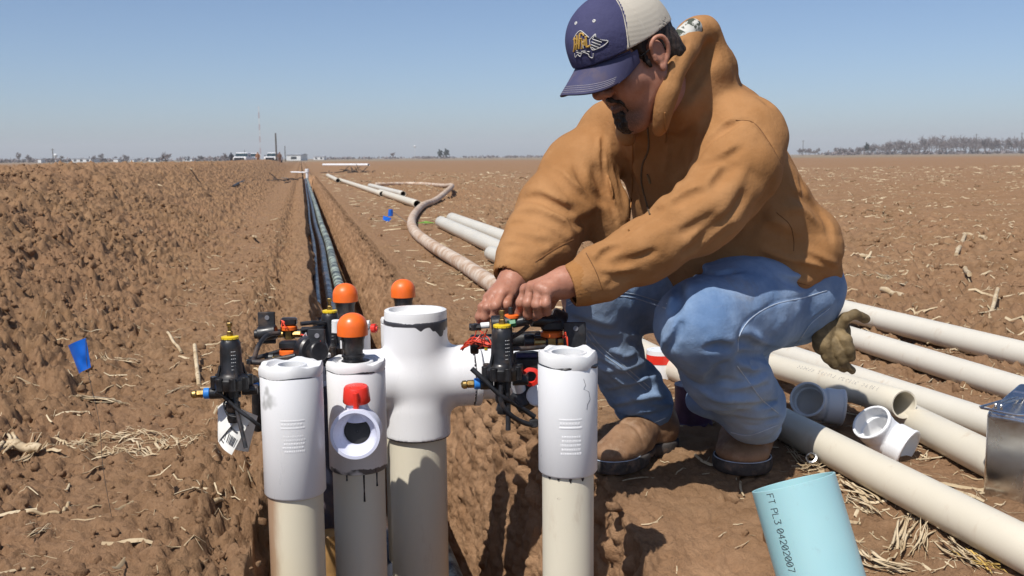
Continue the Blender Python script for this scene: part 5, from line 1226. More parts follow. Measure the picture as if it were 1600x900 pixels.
# ================================================================ things lying on the ground
def GG(px, py, off=0.0):
    z = 0.0
    for _ in range(7): q = G(px, py, z + off); z = .5 * z + .5 * float(base_z(*UV(q[0], q[1])))
    return G(px, py, z + off)
def lying_pipe(a, b, r, label, mat=CREAM, open_a=False, open_b=False, za=0, zb=0, name='pvc_pipe', grp='loose pvc pipes lying on the field'):
    A = GG(*a, r + za); B = GG(*b, r + zb); ax = nrm(B - A); L = np.linalg.norm(B - A); t = thing(name, (A + B) / 2 * (1, 1, 0), label, 'pipe', grp)
    pr = [(r - .005, .10 if open_a else 0), (r - .005, 0), (r, 0), (r, L), (r - .005, L), (r - .005, L - (.16 if open_b else 0))]
    n_ = 14; pr = [(r - .005, .2), (r - .005, .001), (r - .001, 0)] + [(r, .002 + (L - .004) * k / n_) for k in range(n_ + 1)] + [(r - .001, L), (r - .005, L - .001), (r - .005, L - .2)]
    MB().lathe(pr, A, ax, 40).build('pipe', mat, t)
    return t, A, B
PIPE_A = pvc('cream_pipe_dusty', (.68, .625, .505), .38, .42); PIPE_B = pvc('pale_pipe_dusty', (.65, .61, .52), .38, .45)
lying_pipe((962, 527), (1640, 878), .0425, 'nearest long cream pipe running from behind the boots to the bottom right corner', PIPE_A)
lying_pipe((1120, 436), (1680, 574), .047, 'farthest long pale pipe on the right, past the man\'s hip', PIPE_B)
lying_pipe((1120, 462), (1680, 636), .042, 'second long pale pipe from the back, ending past the metal can', PIPE_B)
lying_pipe((1130, 522), (1680, 708), .041, 'third long pale pipe from the back, passing behind the open pipe end', PIPE_B)
lying_pipe((1372, 630), (1572, 731), .043, 'cream pipe passing behind the square metal can', PIPE_A)
t_, A_, B_ = lying_pipe((1130, 548), (1413, 632), .0385, 'pale pipe with an open sawn end and faint black lettering beside the white elbow', PIPE_A, open_b=True, za=.01, zb=.060)
# faint stencilled marks on the open pipe
mb = MB(); rr = np.random.default_rng(3); ax_ = nrm(B_ - A_); x_, y_, z_ = frame(ax_); Lp = np.linalg.norm(B_ - A_)
for k in range(26):
    if k % 7 == 6: continue
    c_ = A_ + ax_ * (Lp - .50 + k * .0165); d_ = nrm(np.array([-.35, -.70, .62]) - ax_ * (np.array([-.35, -.70, .62]) @ ax_)); u_ = np.cross(ax_, d_)
    for j in range(3): mb.box(c_ + d_ * .0386 + ax_ * (rr.random() * .008) + u_ * ((j - 1) * .0042), (.002 + .006 * rr.random(), .0013, .0006), (ax_, u_, d_))
mb.build('stencil_marks', simple('faded_ink', (.25, .25, .27), .6), t_)
# white and grey elbow fittings: two flared sockets meeting at an angle
def elbow(c, d1, d2, r, L1, L2, label, mat, name='pipe_elbow'):
    d1, d2 = nrm(d1), nrm(d2); f = Field(c - .17, c + .17, .0024); a, b = c + d1 * L1, c + d2 * L2
    f.ell(c, (r, r, r), None, 0); f.tub(c, a, r, .012); f.tub(c, b, r * 1.04, .012)
    f.tub(c + d1 * L1 * .42, a, r * 1.11, .004); f.tub(c + d2 * L2 * .42, b, r * 1.16, .004); f.tub(a - d1 * .008, a, r * 1.16, .002); f.tub(b - d2 * .008, b, r * 1.21, .002)
    f.ell(c, (r * .86,) * 3, None, 0, '-'); f.tub(c, a + d1 * .02, r * .86, 0, '-'); f.tub(c, b + d2 * .02, r * .88, 0, '-')
    f.tub(c + d1 * L1 * .45, a + d1 * .02, r * 1.0, 0, '-'); f.tub(c + d2 * L2 * .45, b + d2 * .02, r * 1.04, 0, '-'); o = f.build(name, mat, None, tuple(c)); return tag(o, label, 'pipe fitting')
elbow(P(1378, 680, 2.50), (-.62, -.35, .70), (.62, -.62, -.30), .043, .058, .074, 'bright white elbow fitting lying between two cream pipes', FITTING)
elbow(P(1268, 630, 2.78), (-.45, -.80, .40), (.92, -.10, -.12), .042, .055, .085, 'shaded grey elbow fitting with a dark mouth behind the man\'s near boot', GREYPVC)
# rectangular metal can with a wire handle
cA, cB = P(1546, 788, 2.20), P(1597, 818, 2.14); cA[2] = max(cA[2], .0); cB[2] = cA[2]
e1 = nrm((cB - cA) * (1, 1, 0)); e2 = np.cross((0, 0, 1.), e1); e2 = e2 if e2[1] > 0 else -e2
cup = nrm(P(1524, 627, 2.16) - cA); Wd, Dp, Hh = .098, .14, .215
t = thing('metal_can', cA + e1 * .05 + e2 * .08, 'square silver tin can with wire handle at the right edge of the photo', 'can')
X1, Y1, Z1 = e1, e2, cup; cc_ = cA + X1 * Wd / 2 + Y1 * Dp / 2 + Z1 * Hh / 2
tin = NT('tin', .34, (.72, .72, .73), 1.0); tin.l(tin.ramp(tin.noise(9, 4), .3, .7, .12, .32), tin.b.inputs['Roughness']); tin.bump(tin.noise(5, 2, .5), .25, .010); tin.color(tin.mix(tin.ramp(tin.noise(15, 5, .7), .5, .75), (.78, .78, .78), (.55, .52, .48))); TIN = tin.m
f = Field(cc_ - .19, cc_ + .19, .003); f.box(cc_, (Wd / 2, Dp / 2, Hh / 2), (X1, Y1, Z1), .012); f.box(cc_ + Z1 * (Hh / 2 + .002), (Wd / 2 - .006, Dp / 2 - .006, .006), (X1, Y1, Z1), .005, 0, '-')
f.build('body', TIN, t)
tp = cc_ + Z1 * Hh / 2; mb = MB(); rim = [tp + X1 * (a * (Wd / 2 - .003)) + Y1 * (b * (Dp / 2 - .003)) for a, b in ((-.85, -1), (.85, -1), (1, -.9), (1, .9), (.85, 1), (-.85, 1), (-1, .9), (-1, -.9), (-.85, -1))]
mb.tube(rim, .0028, 8); mb.build('rim', TIN, t)
for off in (-.006, .006): 
    MB().tube(spline([tp + Y1 * -.05 + X1 * (off - .01), tp + Y1 * -.048 + Z1 * .010 + X1 * (off - .01), tp + Y1 * -.03 + Z1 * .014 + X1 * (off - .01), tp + Y1 * .03 + Z1 * .014 + X1 * (off - .01), tp + Y1 * .048 + Z1 * .009 + X1 * (off - .01), tp + Y1 * .05 + X1 * (off - .01)], 5), .0028, 8).build('handle', STEELM, t)
# small steel cap, primer can and labelled can behind the boots
q = GG(1272, 722, .01); o = MB().lathe([(.013, 0), (.014, .003), (.014, .024), (.010, .025), (.0095, .004)], q, (-.4, -.5, .55), 24).build('steel_cap', STEELM, None, 'auto', tuple(q)); tag(o, 'small shiny steel cap lying in straw against the nearest long pipe', 'cap')
PURPLE = simple('purple_label', (.075, .035, .075), .4, 0, .2, 20); TEALC = simple('teal_lid', (.05, .13, .17), .4)
q = GG(1088, 668) * (1, 1, 0); q[1] += .05; t = thing('primer_can', q, 'dark purple can standing in shade between the man\'s boots', 'can'); MB().lathe([(.052, 0), (.054, .002), (.054, .012), (.052, .014), (.052, .112), (.054, .114), (.053, .118), (.046, .116), (.001, .115)], q, seg=36, cap0=True).build('body', PURPLE, t); MB().lathe([(.024, .114), (.024, .13), (.001, .131)], q, seg=24).build('lid', BLACKM, t)
q = GG(1038, 600) * (1, 1, 0); q[1] += .1; t = thing('labelled_can', q, 'white can with a red band glimpsed between the man\'s legs', 'can'); MB().lathe([(.045, 0), (.046, .10), (.001, .101)], q, seg=32).build('body', FITTING, t); MB().lathe([(.0465, .055), (.0465, .085)], q, seg=32).build('red_band', REDPL, t)

# ---- short blue pipe stood on end in the foreground, lettered
TEAL = NT('sky_blue_pvc', .33, (.36, .60, .63)); cc = TEAL.mix(TEAL.ramp(TEAL.noise(3, 3), .3, .7), (.33, .57, .60), (.40, .63, .65)); cc = TEAL.mix(TEAL.math('MULTIPLY', TEAL.ramp(TEAL.noise(40, 5, .75), .60, .72), .25), cc, (.28, .42, .44)); TEAL.color(cc); TEAL.b.inputs['Subsurface Weight'].default_value = .05; TEAL.bump(TEAL.noise(20, 2), .05, .002); TEAL = TEAL.m
pt = P(1239, 753, 1.62); pa = nrm(np.array([-.235, .29, .93])); pr_ = .0685; Lq = pt[2] / pa[2] + .02; pb = pt - pa * Lq
t = thing('blue_pipe_offcut', pb * (1, 1, 0), 'short sky blue pipe offcut standing tilted in the foreground with black lettering', 'pipe')
MB().lathe([(pr_ - .004, 0), (pr_, 0), (pr_, Lq - .0006), (pr_ - .0008, Lq), (pr_ - .0034, Lq), (pr_ - .004, Lq - .0006), (pr_ - .004, 0)], pb, pa, 96).build('pipe', TEAL, t)
GLY = {'F': [[(0, 0), (0, 6), (4, 6)], [(0, 3.2), (3, 3.2)]], 'T': [[(0, 6), (4, 6)], [(2, 6), (2, 0)]], 'P': [[(0, 0), (0, 6), (3, 6), (4, 5), (4, 4), (3, 3), (0, 3)]], 'L': [[(0, 6), (0, 0), (4, 0)]],
       '3': [[(0, 6), (4, 6), (2, 3.6), (3.4, 3.2), (4, 2), (3.4, .4), (1.6, 0), (0, .8)]], '0': [[(1.2, 0), (0, 1.5), (0, 4.5), (1.2, 6), (2.8, 6), (4, 4.5), (4, 1.5), (2.8, 0), (1.2, 0)], [(.6, 1.2), (3.4, 4.8)]],
       '4': [[(3, 0), (3, 6), (0, 2), (4, 2)]], '2': [[(0, 5), (1, 6), (3, 6), (4, 5), (4, 3.8), (0, 0), (4, 0)]], '7': [[(0, 6), (4, 6), (1.5, 0)]], ' ': []}
GLY['0'] = GLY['0'][:1] + [[(.9, 1.6), (3.1, 4.4)]]
d0 = -ray(1205, 830); d0 = d0 - pa * (d0 @ pa); d0 = nrm(d0); q0 = nrm(np.cross(pa, d0)); 
if q0[0] < 0: q0 = -q0                    # to the right, around the pipe
th_c = -0.66; un = .00160; cur = .006
for chh in 'FT PL3 04202007 0':
    if GLY[chh]:
        m_ = MB()
        for st_ in GLY[chh]:
            pts_ = []
            for (gx, gy) in st_:
                s_ = cur + gx * un * 1.0; th = th_c + (gy - 3) * un * 1.25 / pr_; pts_.append(pt - pa * s_ + (d0 * math.cos(th) + q0 * math.sin(th)) * (pr_ + .0001))
            fine = []
            for i in range(len(pts_) - 1):
                for k in range(3): fine.append(pts_[i] * (1 - k / 3) + pts_[i + 1] * k / 3)
            fine.append(pts_[-1]); m_.tube(fine, .00062, 5)
        m_.build('printed_character', INK, t)
    cur += 5.5 * un if chh != ' ' else 3.6 * un

# ---- survey flags
FLAGM = NT('blue_flag_vinyl', .4, (.005, .10, .52)); FLAGM.color(FLAGM.mix(FLAGM.noise(12, 3), (.004, .085, .46), (.01, .15, .62))); FLAGM.b.inputs['Transmission Weight'].default_value = .0; FLAGM = FLAGM.m
WIREM = simple('grey_wire', (.16, .155, .15), .4, .6)
fb = GG(178, 812); t = thing('survey_flag', fb, 'small blue marker flag on a thin leaning wire left of the trench', 'flag')
ftop = P(137, 578, 2.06); MB().tube(spline([fb - (0, 0, .03), fb * .66 + ftop * .34 + (-.004, 0, 0), fb * .33 + ftop * .67 + (.005, 0, 0), ftop, P(134, 530, 2.06)], 5), .0006, 6).build('wire', WIREM, t)
V, F, _g = fold_tag([P(106, 540, 2.09), P(134, 528, 2.06), P(142, 574, 2.06), P(124, 584, 2.08)], .010, 3); link_mesh('flag', V, F, FLAGM, t, 'auto')
fb = GG(604, 346); t = thing('fallen_survey_flag', fb, 'crumpled blue marker flag lying on bare ground right of the trench', 'flag'); D_ = fb[1]
V, F, _g = fold_tag([P(599, 337, D_), P(612, 341, D_), P(607, 347, D_ - .1), P(598, 343, D_ - .1)], .02, 3); link_mesh('flag', V, F, FLAGM, t, 'auto')
V, F, _g = fold_tag([P(607, 327, D_), P(614, 327, D_), P(614, 338, D_), P(606, 338, D_)], .02, 5); link_mesh('flag', V, F, FLAGM, t, 'auto')
MB().tube([P(612, 330, D_ + .1), GG(640, 350, .01)], .003, 6).build('wire', WIREM, t)

# ---- hoses and pipes in the middle distance
MUD = NT('muddy_hose', .7, (.36, .25, .16)); MUD.color(MUD.mix(MUD.ramp(MUD.noise(8, 6, .7), .38, .62), (.42, .27, .17), (.62, .52, .42))); MUD.bump(MUD.noise(40, 4), .3, .01); MUD = MUD.m
cu = [(800, 462), (772, 446), (720, 411), (674, 383), (650, 364), (643, 349), (648, 334), (662, 320), (680, 313), (700, 306), (706, 297), (692, 290), (650, 287), (587, 288)]
t = thing('muddy_hose', GG(700, 400), 'long curved mud coated pipe looping across the field behind the man\'s hands', 'hose'); p = [GG(a, b, .05) for a, b in cu]
for k in (9, 10): p[k] = p[k] + (0, 0, .10)
MB().tube(spline(p, 7), .048, 18).build('hose', MUD, t)
lying_pipe((689, 347), (860, 425), .062, 'front one of two pale pipes emerging behind the man\'s right sleeve', PIPE_B)
lying_pipe((706, 341), (860, 398), .062, 'rear one of two pale pipes emerging behind the man\'s right sleeve', PIPE_B)
lying_pipe((768, 396), (900, 450), .055, 'pale pipe end just beside the man\'s right cuff', PIPE_B)
lying_pipe((531, 281), (597, 303), .055, 'pale pipe with dark open end, left of the three near the trench', PIPE_A)
lying_pipe((578, 290), (630, 303), .055, 'pale pipe with dark open end, farther one beside the looping hose', PIPE_B)
lying_pipe((594, 300), (652, 319), .058, 'pale pipe with dark open end touching the looping hose', PIPE_A)
lying_pipe((512, 274), (528, 282), .07, 'short pale pipe lying near the far part of the trench', PIPE_A)
lying_pipe((505, 257.5), (576, 257.5), .12, 'long white pipe lying across the far field', FITTING)
lying_pipe((690, 246), (730, 245.5), .10, 'thin white pipe on the far horizon field', FITTING)
# white risers at the far end of the trench
x, y = W(.25, 46.5); t = thing('far_riser', (x, y, 0), 'tiny white riser standing at the far end of the trench', 'pipe riser'); MB().cyl((x, y, -.3), (x, y, .24), .06, seg=20).build('pipe', FITTING, t); MB().cyl((x, y, .14), (x, y, .30), .085, seg=20).build('cap', FITTING, t)
x, y = W(-.1, 50); t = thing('white_crosspipe', (x, y, 0), 'white crosswise pipe beside the far riser', 'pipe'); MB().cyl((x - .4, y, .12), (x + .4, y, .10), .035, seg=16).build('pipe', FITTING, t)
# brush and rubbish
def scraps(c, n, sp, L, r, mat, name, label, cat, seed, lift=.6):
    rr = np.random.default_rng(seed); mb = MB()
    for _ in range(n):
        a = c + np.array([rr.normal(0, sp[0]), rr.normal(0, sp[1]), abs(rr.normal(0, sp[2]))]); d = nrm(np.array([rr.normal(), rr.normal(), rr.normal() * lift * .4])) * L * (.4 + rr.random()); mb.tube([a, a + d * .5 + (0, 0, rr.random() * L * .1), a + d], [r, r * .9, r * .5], 5)
    o = mb.build(name, mat, None, 'auto', tuple(c)); return tag(o, label, cat)
DARKM = simple('dark_scrap', (.05, .04, .035), .8, 0, .3, 8)
scraps(GG(548, 270), 40, (.55, .6, .05), .38, .022, DARKM, 'brush_heap', 'small dark heap of brush beside the far white pipes', 'brush', 4)
scraps(GG(434, 284), 26, (.35, 1.2, .03), .35, .018, RUBBER, 'rubber_scrap', 'black torn plastic scraps on the bank left of the far trench', 'scraps', 5, .3)
def hose_bit(a, b, r, mat, label, name, cat, off=.0):
    p = [GG(*a, r + off), GG(*b, r + off)]; o = MB().tube([p[0], p[0] * .5 + p[1] * .5 + (0, 0, r * .4), p[1]], r, 10).build(name, mat, None, 'auto', tuple(p[0])); return tag(o, label, cat)
hose_bit((364, 291), (381, 283), .024, RUBBER, 'short black stick of hose lying on the spoil bank', 'hose_scrap', 'hose')
LEAF = simple('green_leaf', (.16, .30, .04), .6, 0, .2, 20); q = GG(665, 350, .01); V, F, _g = fold_tag([q + (-.10, .02, .01), q + (0, .06, .03), q + (.11, .0, .01), q + (0, -.04, .01)], .01, 8); o = link_mesh('green_leaf', V, F, LEAF, None, 'auto', tuple(q)); tag(o, 'small bright green leaf lying beside the looping muddy hose', 'leaf')

# ---- the larger pieces of corn stalk, each its own
STALK = NT('corn_stalk', .7, (.5, .38, .2)); cc = STALK.mix(STALK.ramp(STALK.noise(12, 4), .35, .65), (.43, .31, .17), (.62, .50, .33)); cc = STALK.mix(STALK.ramp(STALK.noise(55, 4, .6, stretch=(1, 1, 1)), .56, .68), cc, (.28, .19, .10)); STALK.color(cc); STALK.bump(STALK.noise(160, 3), .5, .002); STALK = STALK.m
YEL = simple('yellow_husk', (.62, .42, .12), .6, 0, .2, 25)
def husk(pix, w, label, seed, mat=STALK, frays=6, lift=.004, name='corn_husk'):
    """a torn, curled leaf-like strip with frayed ends"""
    rr = np.random.default_rng(seed); base = [GG(a, b, .004) for a, b in pix]
    for q in base: q[2] += float(detail(*UV(q[0], q[1]), q[0], q[1])) * .7
    p = spline(base, 6); n_ = len(p); mb = MB(); st = max(.5, np.linalg.norm(p[-1] - p[0]))
    for k in range(frays):
        off = (k - (frays - 1) / 2) / max(1, frays - 1) * w; skew = (rr.random() - .5) * w * 2.4; a0 = int(rr.integers(0, max(1, n_ // 4))); a1 = n_ - int(rr.integers(0, max(1, n_ // 4))); V = []; F = []; ph = rr.random() * 6; wk = .7 + 2.2 * rr.random() ** 2
        for i in range(a0, a1):
            T = nrm(p[min(i + 1, n_ - 1)] - p[max(i - 1, 0)]); s_ = nrm(np.cross(T, (0, 0, 1.))); t_ = (i - a0) / max(1, a1 - a0 - 1); ww = w / frays * wk * (.12 + (4 * t_ * (1 - t_)) ** .7) * (1 + .25 * math.sin(9 * t_ + ph)); fl = abs(t_ - .5) * 2
            c = p[i] + s_ * (off * (1 + .25 * fl) + skew * (t_ - .5) + .003 * math.sin(7 * t_ + ph)) + np.array([0, 0, lift + .006 * math.sin(3 * t_ + ph) + .010 * fl ** 2 * rr.random()])
            V += [c - s_ * ww * .6, c + np.array([0, 0, ww * (.30 if k % 2 else -.05)]), c + s_ * ww * .6, c - np.array([0, 0, .001])]
        m_ = (a1 - a0)
        for i in range(m_ - 1):
            for j in range(4): F.append((i * 4 + j, i * 4 + (j + 1) % 4, (i + 1) * 4 + (j + 1) % 4, (i + 1) * 4 + j))
        if m_ > 1: mb.add(V, F + [(3, 2, 1, 0), tuple((m_ - 1) * 4 + j for j in range(4))])
    o = mb.build(name, mat, None, True, tuple(p[0])); return tag(o, label, 'corn husk', 'larger pieces of dry corn stalk on the ground')
def strawpile(pix, n, L, sp, label, seed):
    rr = np.random.default_rng(seed); p = spline([GG(a, b, .004) for a, b in pix], 8); mb = MB()
    for _ in range(n):
        k = int(rr.integers(0, len(p) - 1)); T = nrm(p[k + 1] - p[k]); a = rr.normal(0, .55); d = np.array([T[0] * math.cos(a) - T[1] * math.sin(a), T[0] * math.sin(a) + T[1] * math.cos(a), 0]); c = p[k] + np.array([rr.normal(0, sp * .6), rr.normal(0, sp), 0]); Lk = L * (.35 + rr.random()); w = .0010 + .0030 * rr.random() ** 3; q = nrm(np.cross(d, (0, 0, 1.))); bend = rr.normal(0, .12) * Lk; V = []
        for j in range(5):
            t_ = j / 4 - .5; m_ = c + d * Lk * t_ + q * bend * (1 - 4 * t_ * t_); z = float(ground_z(m_[0], m_[1])) + .002 + .012 * rr.random() * (1 - abs(t_)); m_ = np.array([m_[0], m_[1], z]); ww = w * (1.1 - abs(t_)); V += [m_ - q * ww, m_ + (0, 0, ww * .5), m_ + q * ww]
        mb.add(V, [(j * 3, j * 3 + 1, j * 3 + 4, j * 3 + 3) for j in range(4)] + [(j * 3 + 1, j * 3 + 2, j * 3 + 5, j * 3 + 4) for j in range(4)])
    o = mb.build('straw_mat', STALK, None, True, tuple(p[0])); return tag(o, label, 'straw mat')
def stalk(a, b, r, label, mat=STALK, off=0.0, h2=0.0):
    A = GG(*a, r + off); B = GG(*b, r + off) + (0, 0, h2)
    for q in (A, B): q[2] += max(0, float(detail(*UV(q[0], q[1]), q[0], q[1])) * .6)
    L = np.linalg.norm(B - A); n_ = 9; pts = [A * (1 - k / n_) + B * (k / n_) + (0, 0, .004 * math.sin(k)) for k in range(n_ + 1)]
    o = MB().tube(pts, [r * (1.12 if k in (2, 6) else .95) for k in range(n_ + 1)], 10).build('corn_stalk', mat, None, 'auto', tuple(A)); return tag(o, label, 'corn stalk', 'larger pieces of dry corn stalk on the ground')
husk([(100, 628), (135, 626), (170, 632), (203, 640)], .020, 'frayed pale husk just below and right of the blue flag', 1)
husk([(158, 538), (166, 556), (196, 562), (224, 566)], .013, 'bent curled husk right of the blue flag', 2)
husk([(250, 626), (275, 616), (306, 612)], .014, 'curved pale husk pointing at the left brass fitting', 3)
stalk((311, 606), (305, 560), .0075, 'upright stub of pale stalk beside the left regulator', h2=.05)
strawpile([(70, 702), (130, 690), (190, 684), (250, 688), (300, 694)], 110, .085, .030, 'long tangled mat of straw across the bottom left ground', 4)
strawpile([(140, 708), (200, 704), (262, 704)], 45, .06, .022, 'second thinner patch of straw just below the long tangled mat', 5)
stalk((14, 694), (62, 702), .013, 'thick corn stalk stub at the left edge of the photo')
husk([(8, 680), (16, 694), (6, 716)], .03, 'torn root tuft at the left edge of the photo', 6)
husk([(20, 730), (40, 712), (60, 702)], .02, 'split yellowish leaf beside the thick stalk stub', 7)
stalk((314, 796), (348, 793), .006, 'short pale stalk left of the bottom of the first riser')
husk([(34, 850), (60, 836), (82, 832)], .010, 'small forked husk near the bottom left', 9)
stalk((100, 808), (108, 788), .004, 'thin straw sticking up left of the flag wire foot')
stalk((42, 806), (92, 803), .004, 'thin straw lying flat near the bottom left')
stalk((283, 550), (262, 520), .006, 'straight pale straw above the left regulator')
husk([(176, 498), (205, 507), (232, 520)], .008, 'wispy straw up the slope from the blue flag', 12)
husk([(1338, 868), (1370, 884), (1432, 894)], .030, 'thick frayed stalk beside the blue pipe offcut', 21, frays=8)
husk([(1392, 872), (1408, 845), (1424, 812)], .022, 'upright frayed husk, left of a bundle beside the nearest pipe', 22, frays=8)
husk([(1432, 872), (1442, 845), (1452, 818)], .020, 'upright frayed husk, right of a bundle beside the nearest pipe', 23, frays=8)
husk([(1464, 842), (1500, 868), (1545, 893)], .026, 'long frayed husk running to the bottom edge under the nearest pipe', 24, frays=8)
husk([(1498, 862), (1530, 880), (1560, 896)], .022, 'golden yellow husk near the bottom right corner', 25, YEL, 7)
husk([(1310, 758), (1345, 772), (1372, 790)], .022, 'crumpled husk between the blue offcut and the nearest pipe', 26)
husk([(1318, 778), (1352, 794), (1378, 812)], .018, 'smaller husk below the crumpled one beside the blue offcut', 27)
husk([(1240, 735), (1262, 732), (1292, 728)], .018, 'flat husk in the shade beside the near boot', 28)
husk([(1232, 700), (1252, 720), (1276, 740)], .015, 'narrow shaded husk against the nearest pipe by the boot', 29)
stalk((1378, 452), (1412, 464), .016, 'stalk behind the far pipe, nearest to the man\'s back'); stalk((1506, 418), (1514, 446), .014, 'upright stalk on the far side of the pipes', h2=.06)
husk([(1372, 432), (1400, 440), (1438, 458)], .05, 'bundle of husks on the field right of the man\'s hem', 30); husk([(1304, 398), (1345, 404), (1392, 402)], .07, 'long dark edged husk on the field level with the man\'s waist', 31)
stalk((1506, 366), (1540, 372), .018, 'bright stalk lying on the right middle of the field'); stalk((1494, 398), (1508, 368), .016, 'leaning stalk crossing the bright one on the right')
stalk((1546, 500), (1558, 470), .010, 'standing straw behind the farthest pipe near the right edge', h2=.06)
husk([(690, 432), (715, 428), (745, 424)], .02, 'thin straw beside the looping hose below its bend', 33); stalk((395, 370), (400, 380), .011, 'pale stub on the left bank halfway up the trench', h2=.05)
stalk((292, 262), (300, 274), .012, 'pale stalk sticking out of the crest of the left bank', h2=.1); stalk((235, 284), (254, 294), .010, 'pale straw on the left bank below the crest')

# ================================================================ the far background
TWIG = simple('bare_twigs', (.20, .165, .16), .9, 0, .2, 1); EVERG = simple('evergreen_leaf', (.035, .05, .035), .9, 0, .3, .5); BARK = simple('bark', (.10, .08, .065), .9, 0, .2, 2)
def bare_tree(mb, base, h, seed, w=.8, tw=.10, n=6):
    rr = np.random.default_rng(seed)
    def grow(a, d, L, r, lev):
        b = a + d * L; mb.tube([a, (a + b) / 2 + rr.normal(0, L * .05, 3), b], [r, r * .8, r * .55], 3, False)
        if lev == 0: return
        for _ in range(n - (lev < 2)):
            e = nrm(d + rr.normal(0, .55, 3) * (1, 1, .6) * w); t_ = .35 + .65 * rr.random(); grow(a + (b - a) * t_, e, L * (.55 + .25 * rr.random()), max(r * .55, tw), lev - 1)
    grow(np.asarray(base, float), np.array([0, 0, 1.]), h * .46, h * .026, 3)
def leafy(mb, c, r, n, seed, sz):
    rr = np.random.default_rng(seed)
    for _ in range(n):
        d = nrm(rr.normal(0, 1, 3)); p = np.asarray(c) + d * np.asarray(r) * rr.random() ** .45 * (.8 + .3 * math.sin(d[0] * 5 + d[2] * 4)); a = nrm(rr.normal(0, 1, 3)); b = nrm(np.cross(a, rr.normal(0, 1, 3))); s_ = sz * (.5 + rr.random())
        mb.add([p - a * s_, p - b * s_ * .6, p + a * s_, p + b * s_ * .6], [(0, 1, 2, 3)])
def far_tree(px, py, hpx, D, seed, label, w=.8):
    b = P(px, py, D); b[2] = 0; h = hpx / 1600 * D; t = thing('bare_tree', b, label, 'tree', 'bare trees along the far left horizon'); mb = MB(); bare_tree(mb, b + (0, 0, h * .10), h * .95, seed, w, tw=.05 * D / 300); mb.build('crown', TWIG, t, False)
    MB().tube([b - (0, 0, .2), b + (0, 0, h * .45)], [h * .03, h * .02], 8).build('trunk', BARK, t)
far_tree(259, 250, 20, 190, 1, 'nearest bare bushy tree standing alone above the left bank', 1.1)
far_tree(30, 250, 17, 420, 2, 'bare tree at the far left of the horizon', 1.1); far_tree(45, 250, 13, 430, 3, 'lower bare tree just right of the far left one', 1.3); far_tree(96, 250, 12, 470, 4, 'dark bare tree just right of the water tower', 1.3)
far_tree(158, 249, 13, 480, 5, 'reddish bare tree beside the long pale shed', 1.3); far_tree(196, 249, 12, 500, 6, 'broad bare tree between the shed and the nearest lone tree', 1.5); far_tree(352, 250, 14, 300, 7, 'bare tree left of the parked trucks', 1.2)
far_tree(146, 249, 11, 480, 8, 'small dark tree touching the end of the long shed', 1.); far_tree(614, 245, 10, 600, 9, 'small lone tree on the horizon right of the trench', 1.)
t = thing('leafy_trees', P(694, 243, 620) * (1, 1, 0), 'two rounded dark trees close together on the middle horizon', 'tree'); mb = MB(); c = P(688, 239, 620); leafy(mb, c, (1.8, 1.8, 2.4), 700, 3, .35); c = P(698, 238.5, 622); leafy(mb, c, (2.0, 2.0, 2.6), 700, 4, .35); mb.build('crown', EVERG, t, False); q = P(693, 243, 620); MB().tube([(q[0], q[1], -.2), (q[0], q[1], 2.5)], .25, 8).build('trunk', BARK, t)
# the wood on the right horizon
mb = MB(); rr = np.random.default_rng(77)
for k in range(84):
    px = 1246 + 390 * (k + rr.random()) / 84; D = 560 + 120 * rr.random(); hp = 9 + 12 * sst(px, 1320, 1430) + 3 * rr.random() + 5 * math.exp(-((px - 1480) / 45) ** 2) - (6 if 1280 < px < 1300 or 1425 < px < 1434 else 0); b = P(px, 236, D); b[2] = 0
    bare_tree(mb, b, hp / 1600 * D * 1.15, 200 + k, 1.25, tw=.085, n=6)
o = mb.build('bare_wood', TWIG, None, False); tag(o, 'line of bare grey brown woodland on the right horizon', 'wood', kind='stuff')
mb = MB()
for k in range(70): q = P(-30 + 420 * rr.random(), 250, 500 + 120 * rr.random()); q[2] = 1.0; leafy(mb, q, (5, 3, 1.4), 26, 300 + k, .8)
for k in range(60): q = P(500 + 360 * rr.random(), 244, 700 + 100 * rr.random()); q[2] = .8; leafy(mb, q, (6, 3, 1.0), 22, 400 + k, .8)
for k in range(60): q = P(1250 + 360 * rr.random(), 237, 560 + 60 * rr.random()); q[2] = .8; leafy(mb, q, (5, 3, 1.6), 26, 500 + k, .8)
o = mb.build('far_scrub', TWIG, None, False); tag(o, 'thin band of low scrub along the horizon', 'scrub', kind='stuff')
t = thing('evergreen_tree', P(1355, 237, 560) * (1, 1, 0), 'small dark evergreen standing out of the right hand bare wood', 'tree'); q = P(1355, 229, 558); mb = MB(); leafy(mb, q, (1.6, 1.6, 2.6), 500, 5, .35); mb.build('crown', EVERG, t, False); MB().tube([(q[0], q[1], -.1), (q[0], q[1], 2.)], .2, 8).build('trunk', BARK, t)
# poles, mast, water towers
WOODP = simple('pole_wood', (.10, .085, .07), .9, 0, .2, 2); MW = simple('mast_white', (.7, .7, .7), .5); MR = simple('mast_red', (.42, .22, .20), .5); BW = simple('building_white', (.72, .73, .72), .6, 0, .06, .3); RF = simple('roof_grey', (.38, .40, .42), .5, 0, .1, .3); DKW = simple('dark_window', (.03, .035, .04), .3)
def pole(px, ytop, D, r, label, arm=True):
    a = P(px, ytop, D); b = a * (1, 1, 0); t = thing('utility_pole', b, label, 'utility pole', 'utility poles on the horizon'); MB().cyl(b - (0, 0, .3), a, r, r * .75, 10).build('post', WOODP, t)
    if arm: MB().box(a - (0, 0, .5), (1.8, .12, .12)).build('crossarm', WOODP, t)
pole(430.5, 208, 165, .15, 'tall dark pole beside the rightmost truck', False); pole(445, 228, 260, .12, 'thin pole left of the white building', False); pole(82, 232, 420, .2, 'pole beside the left water tower')
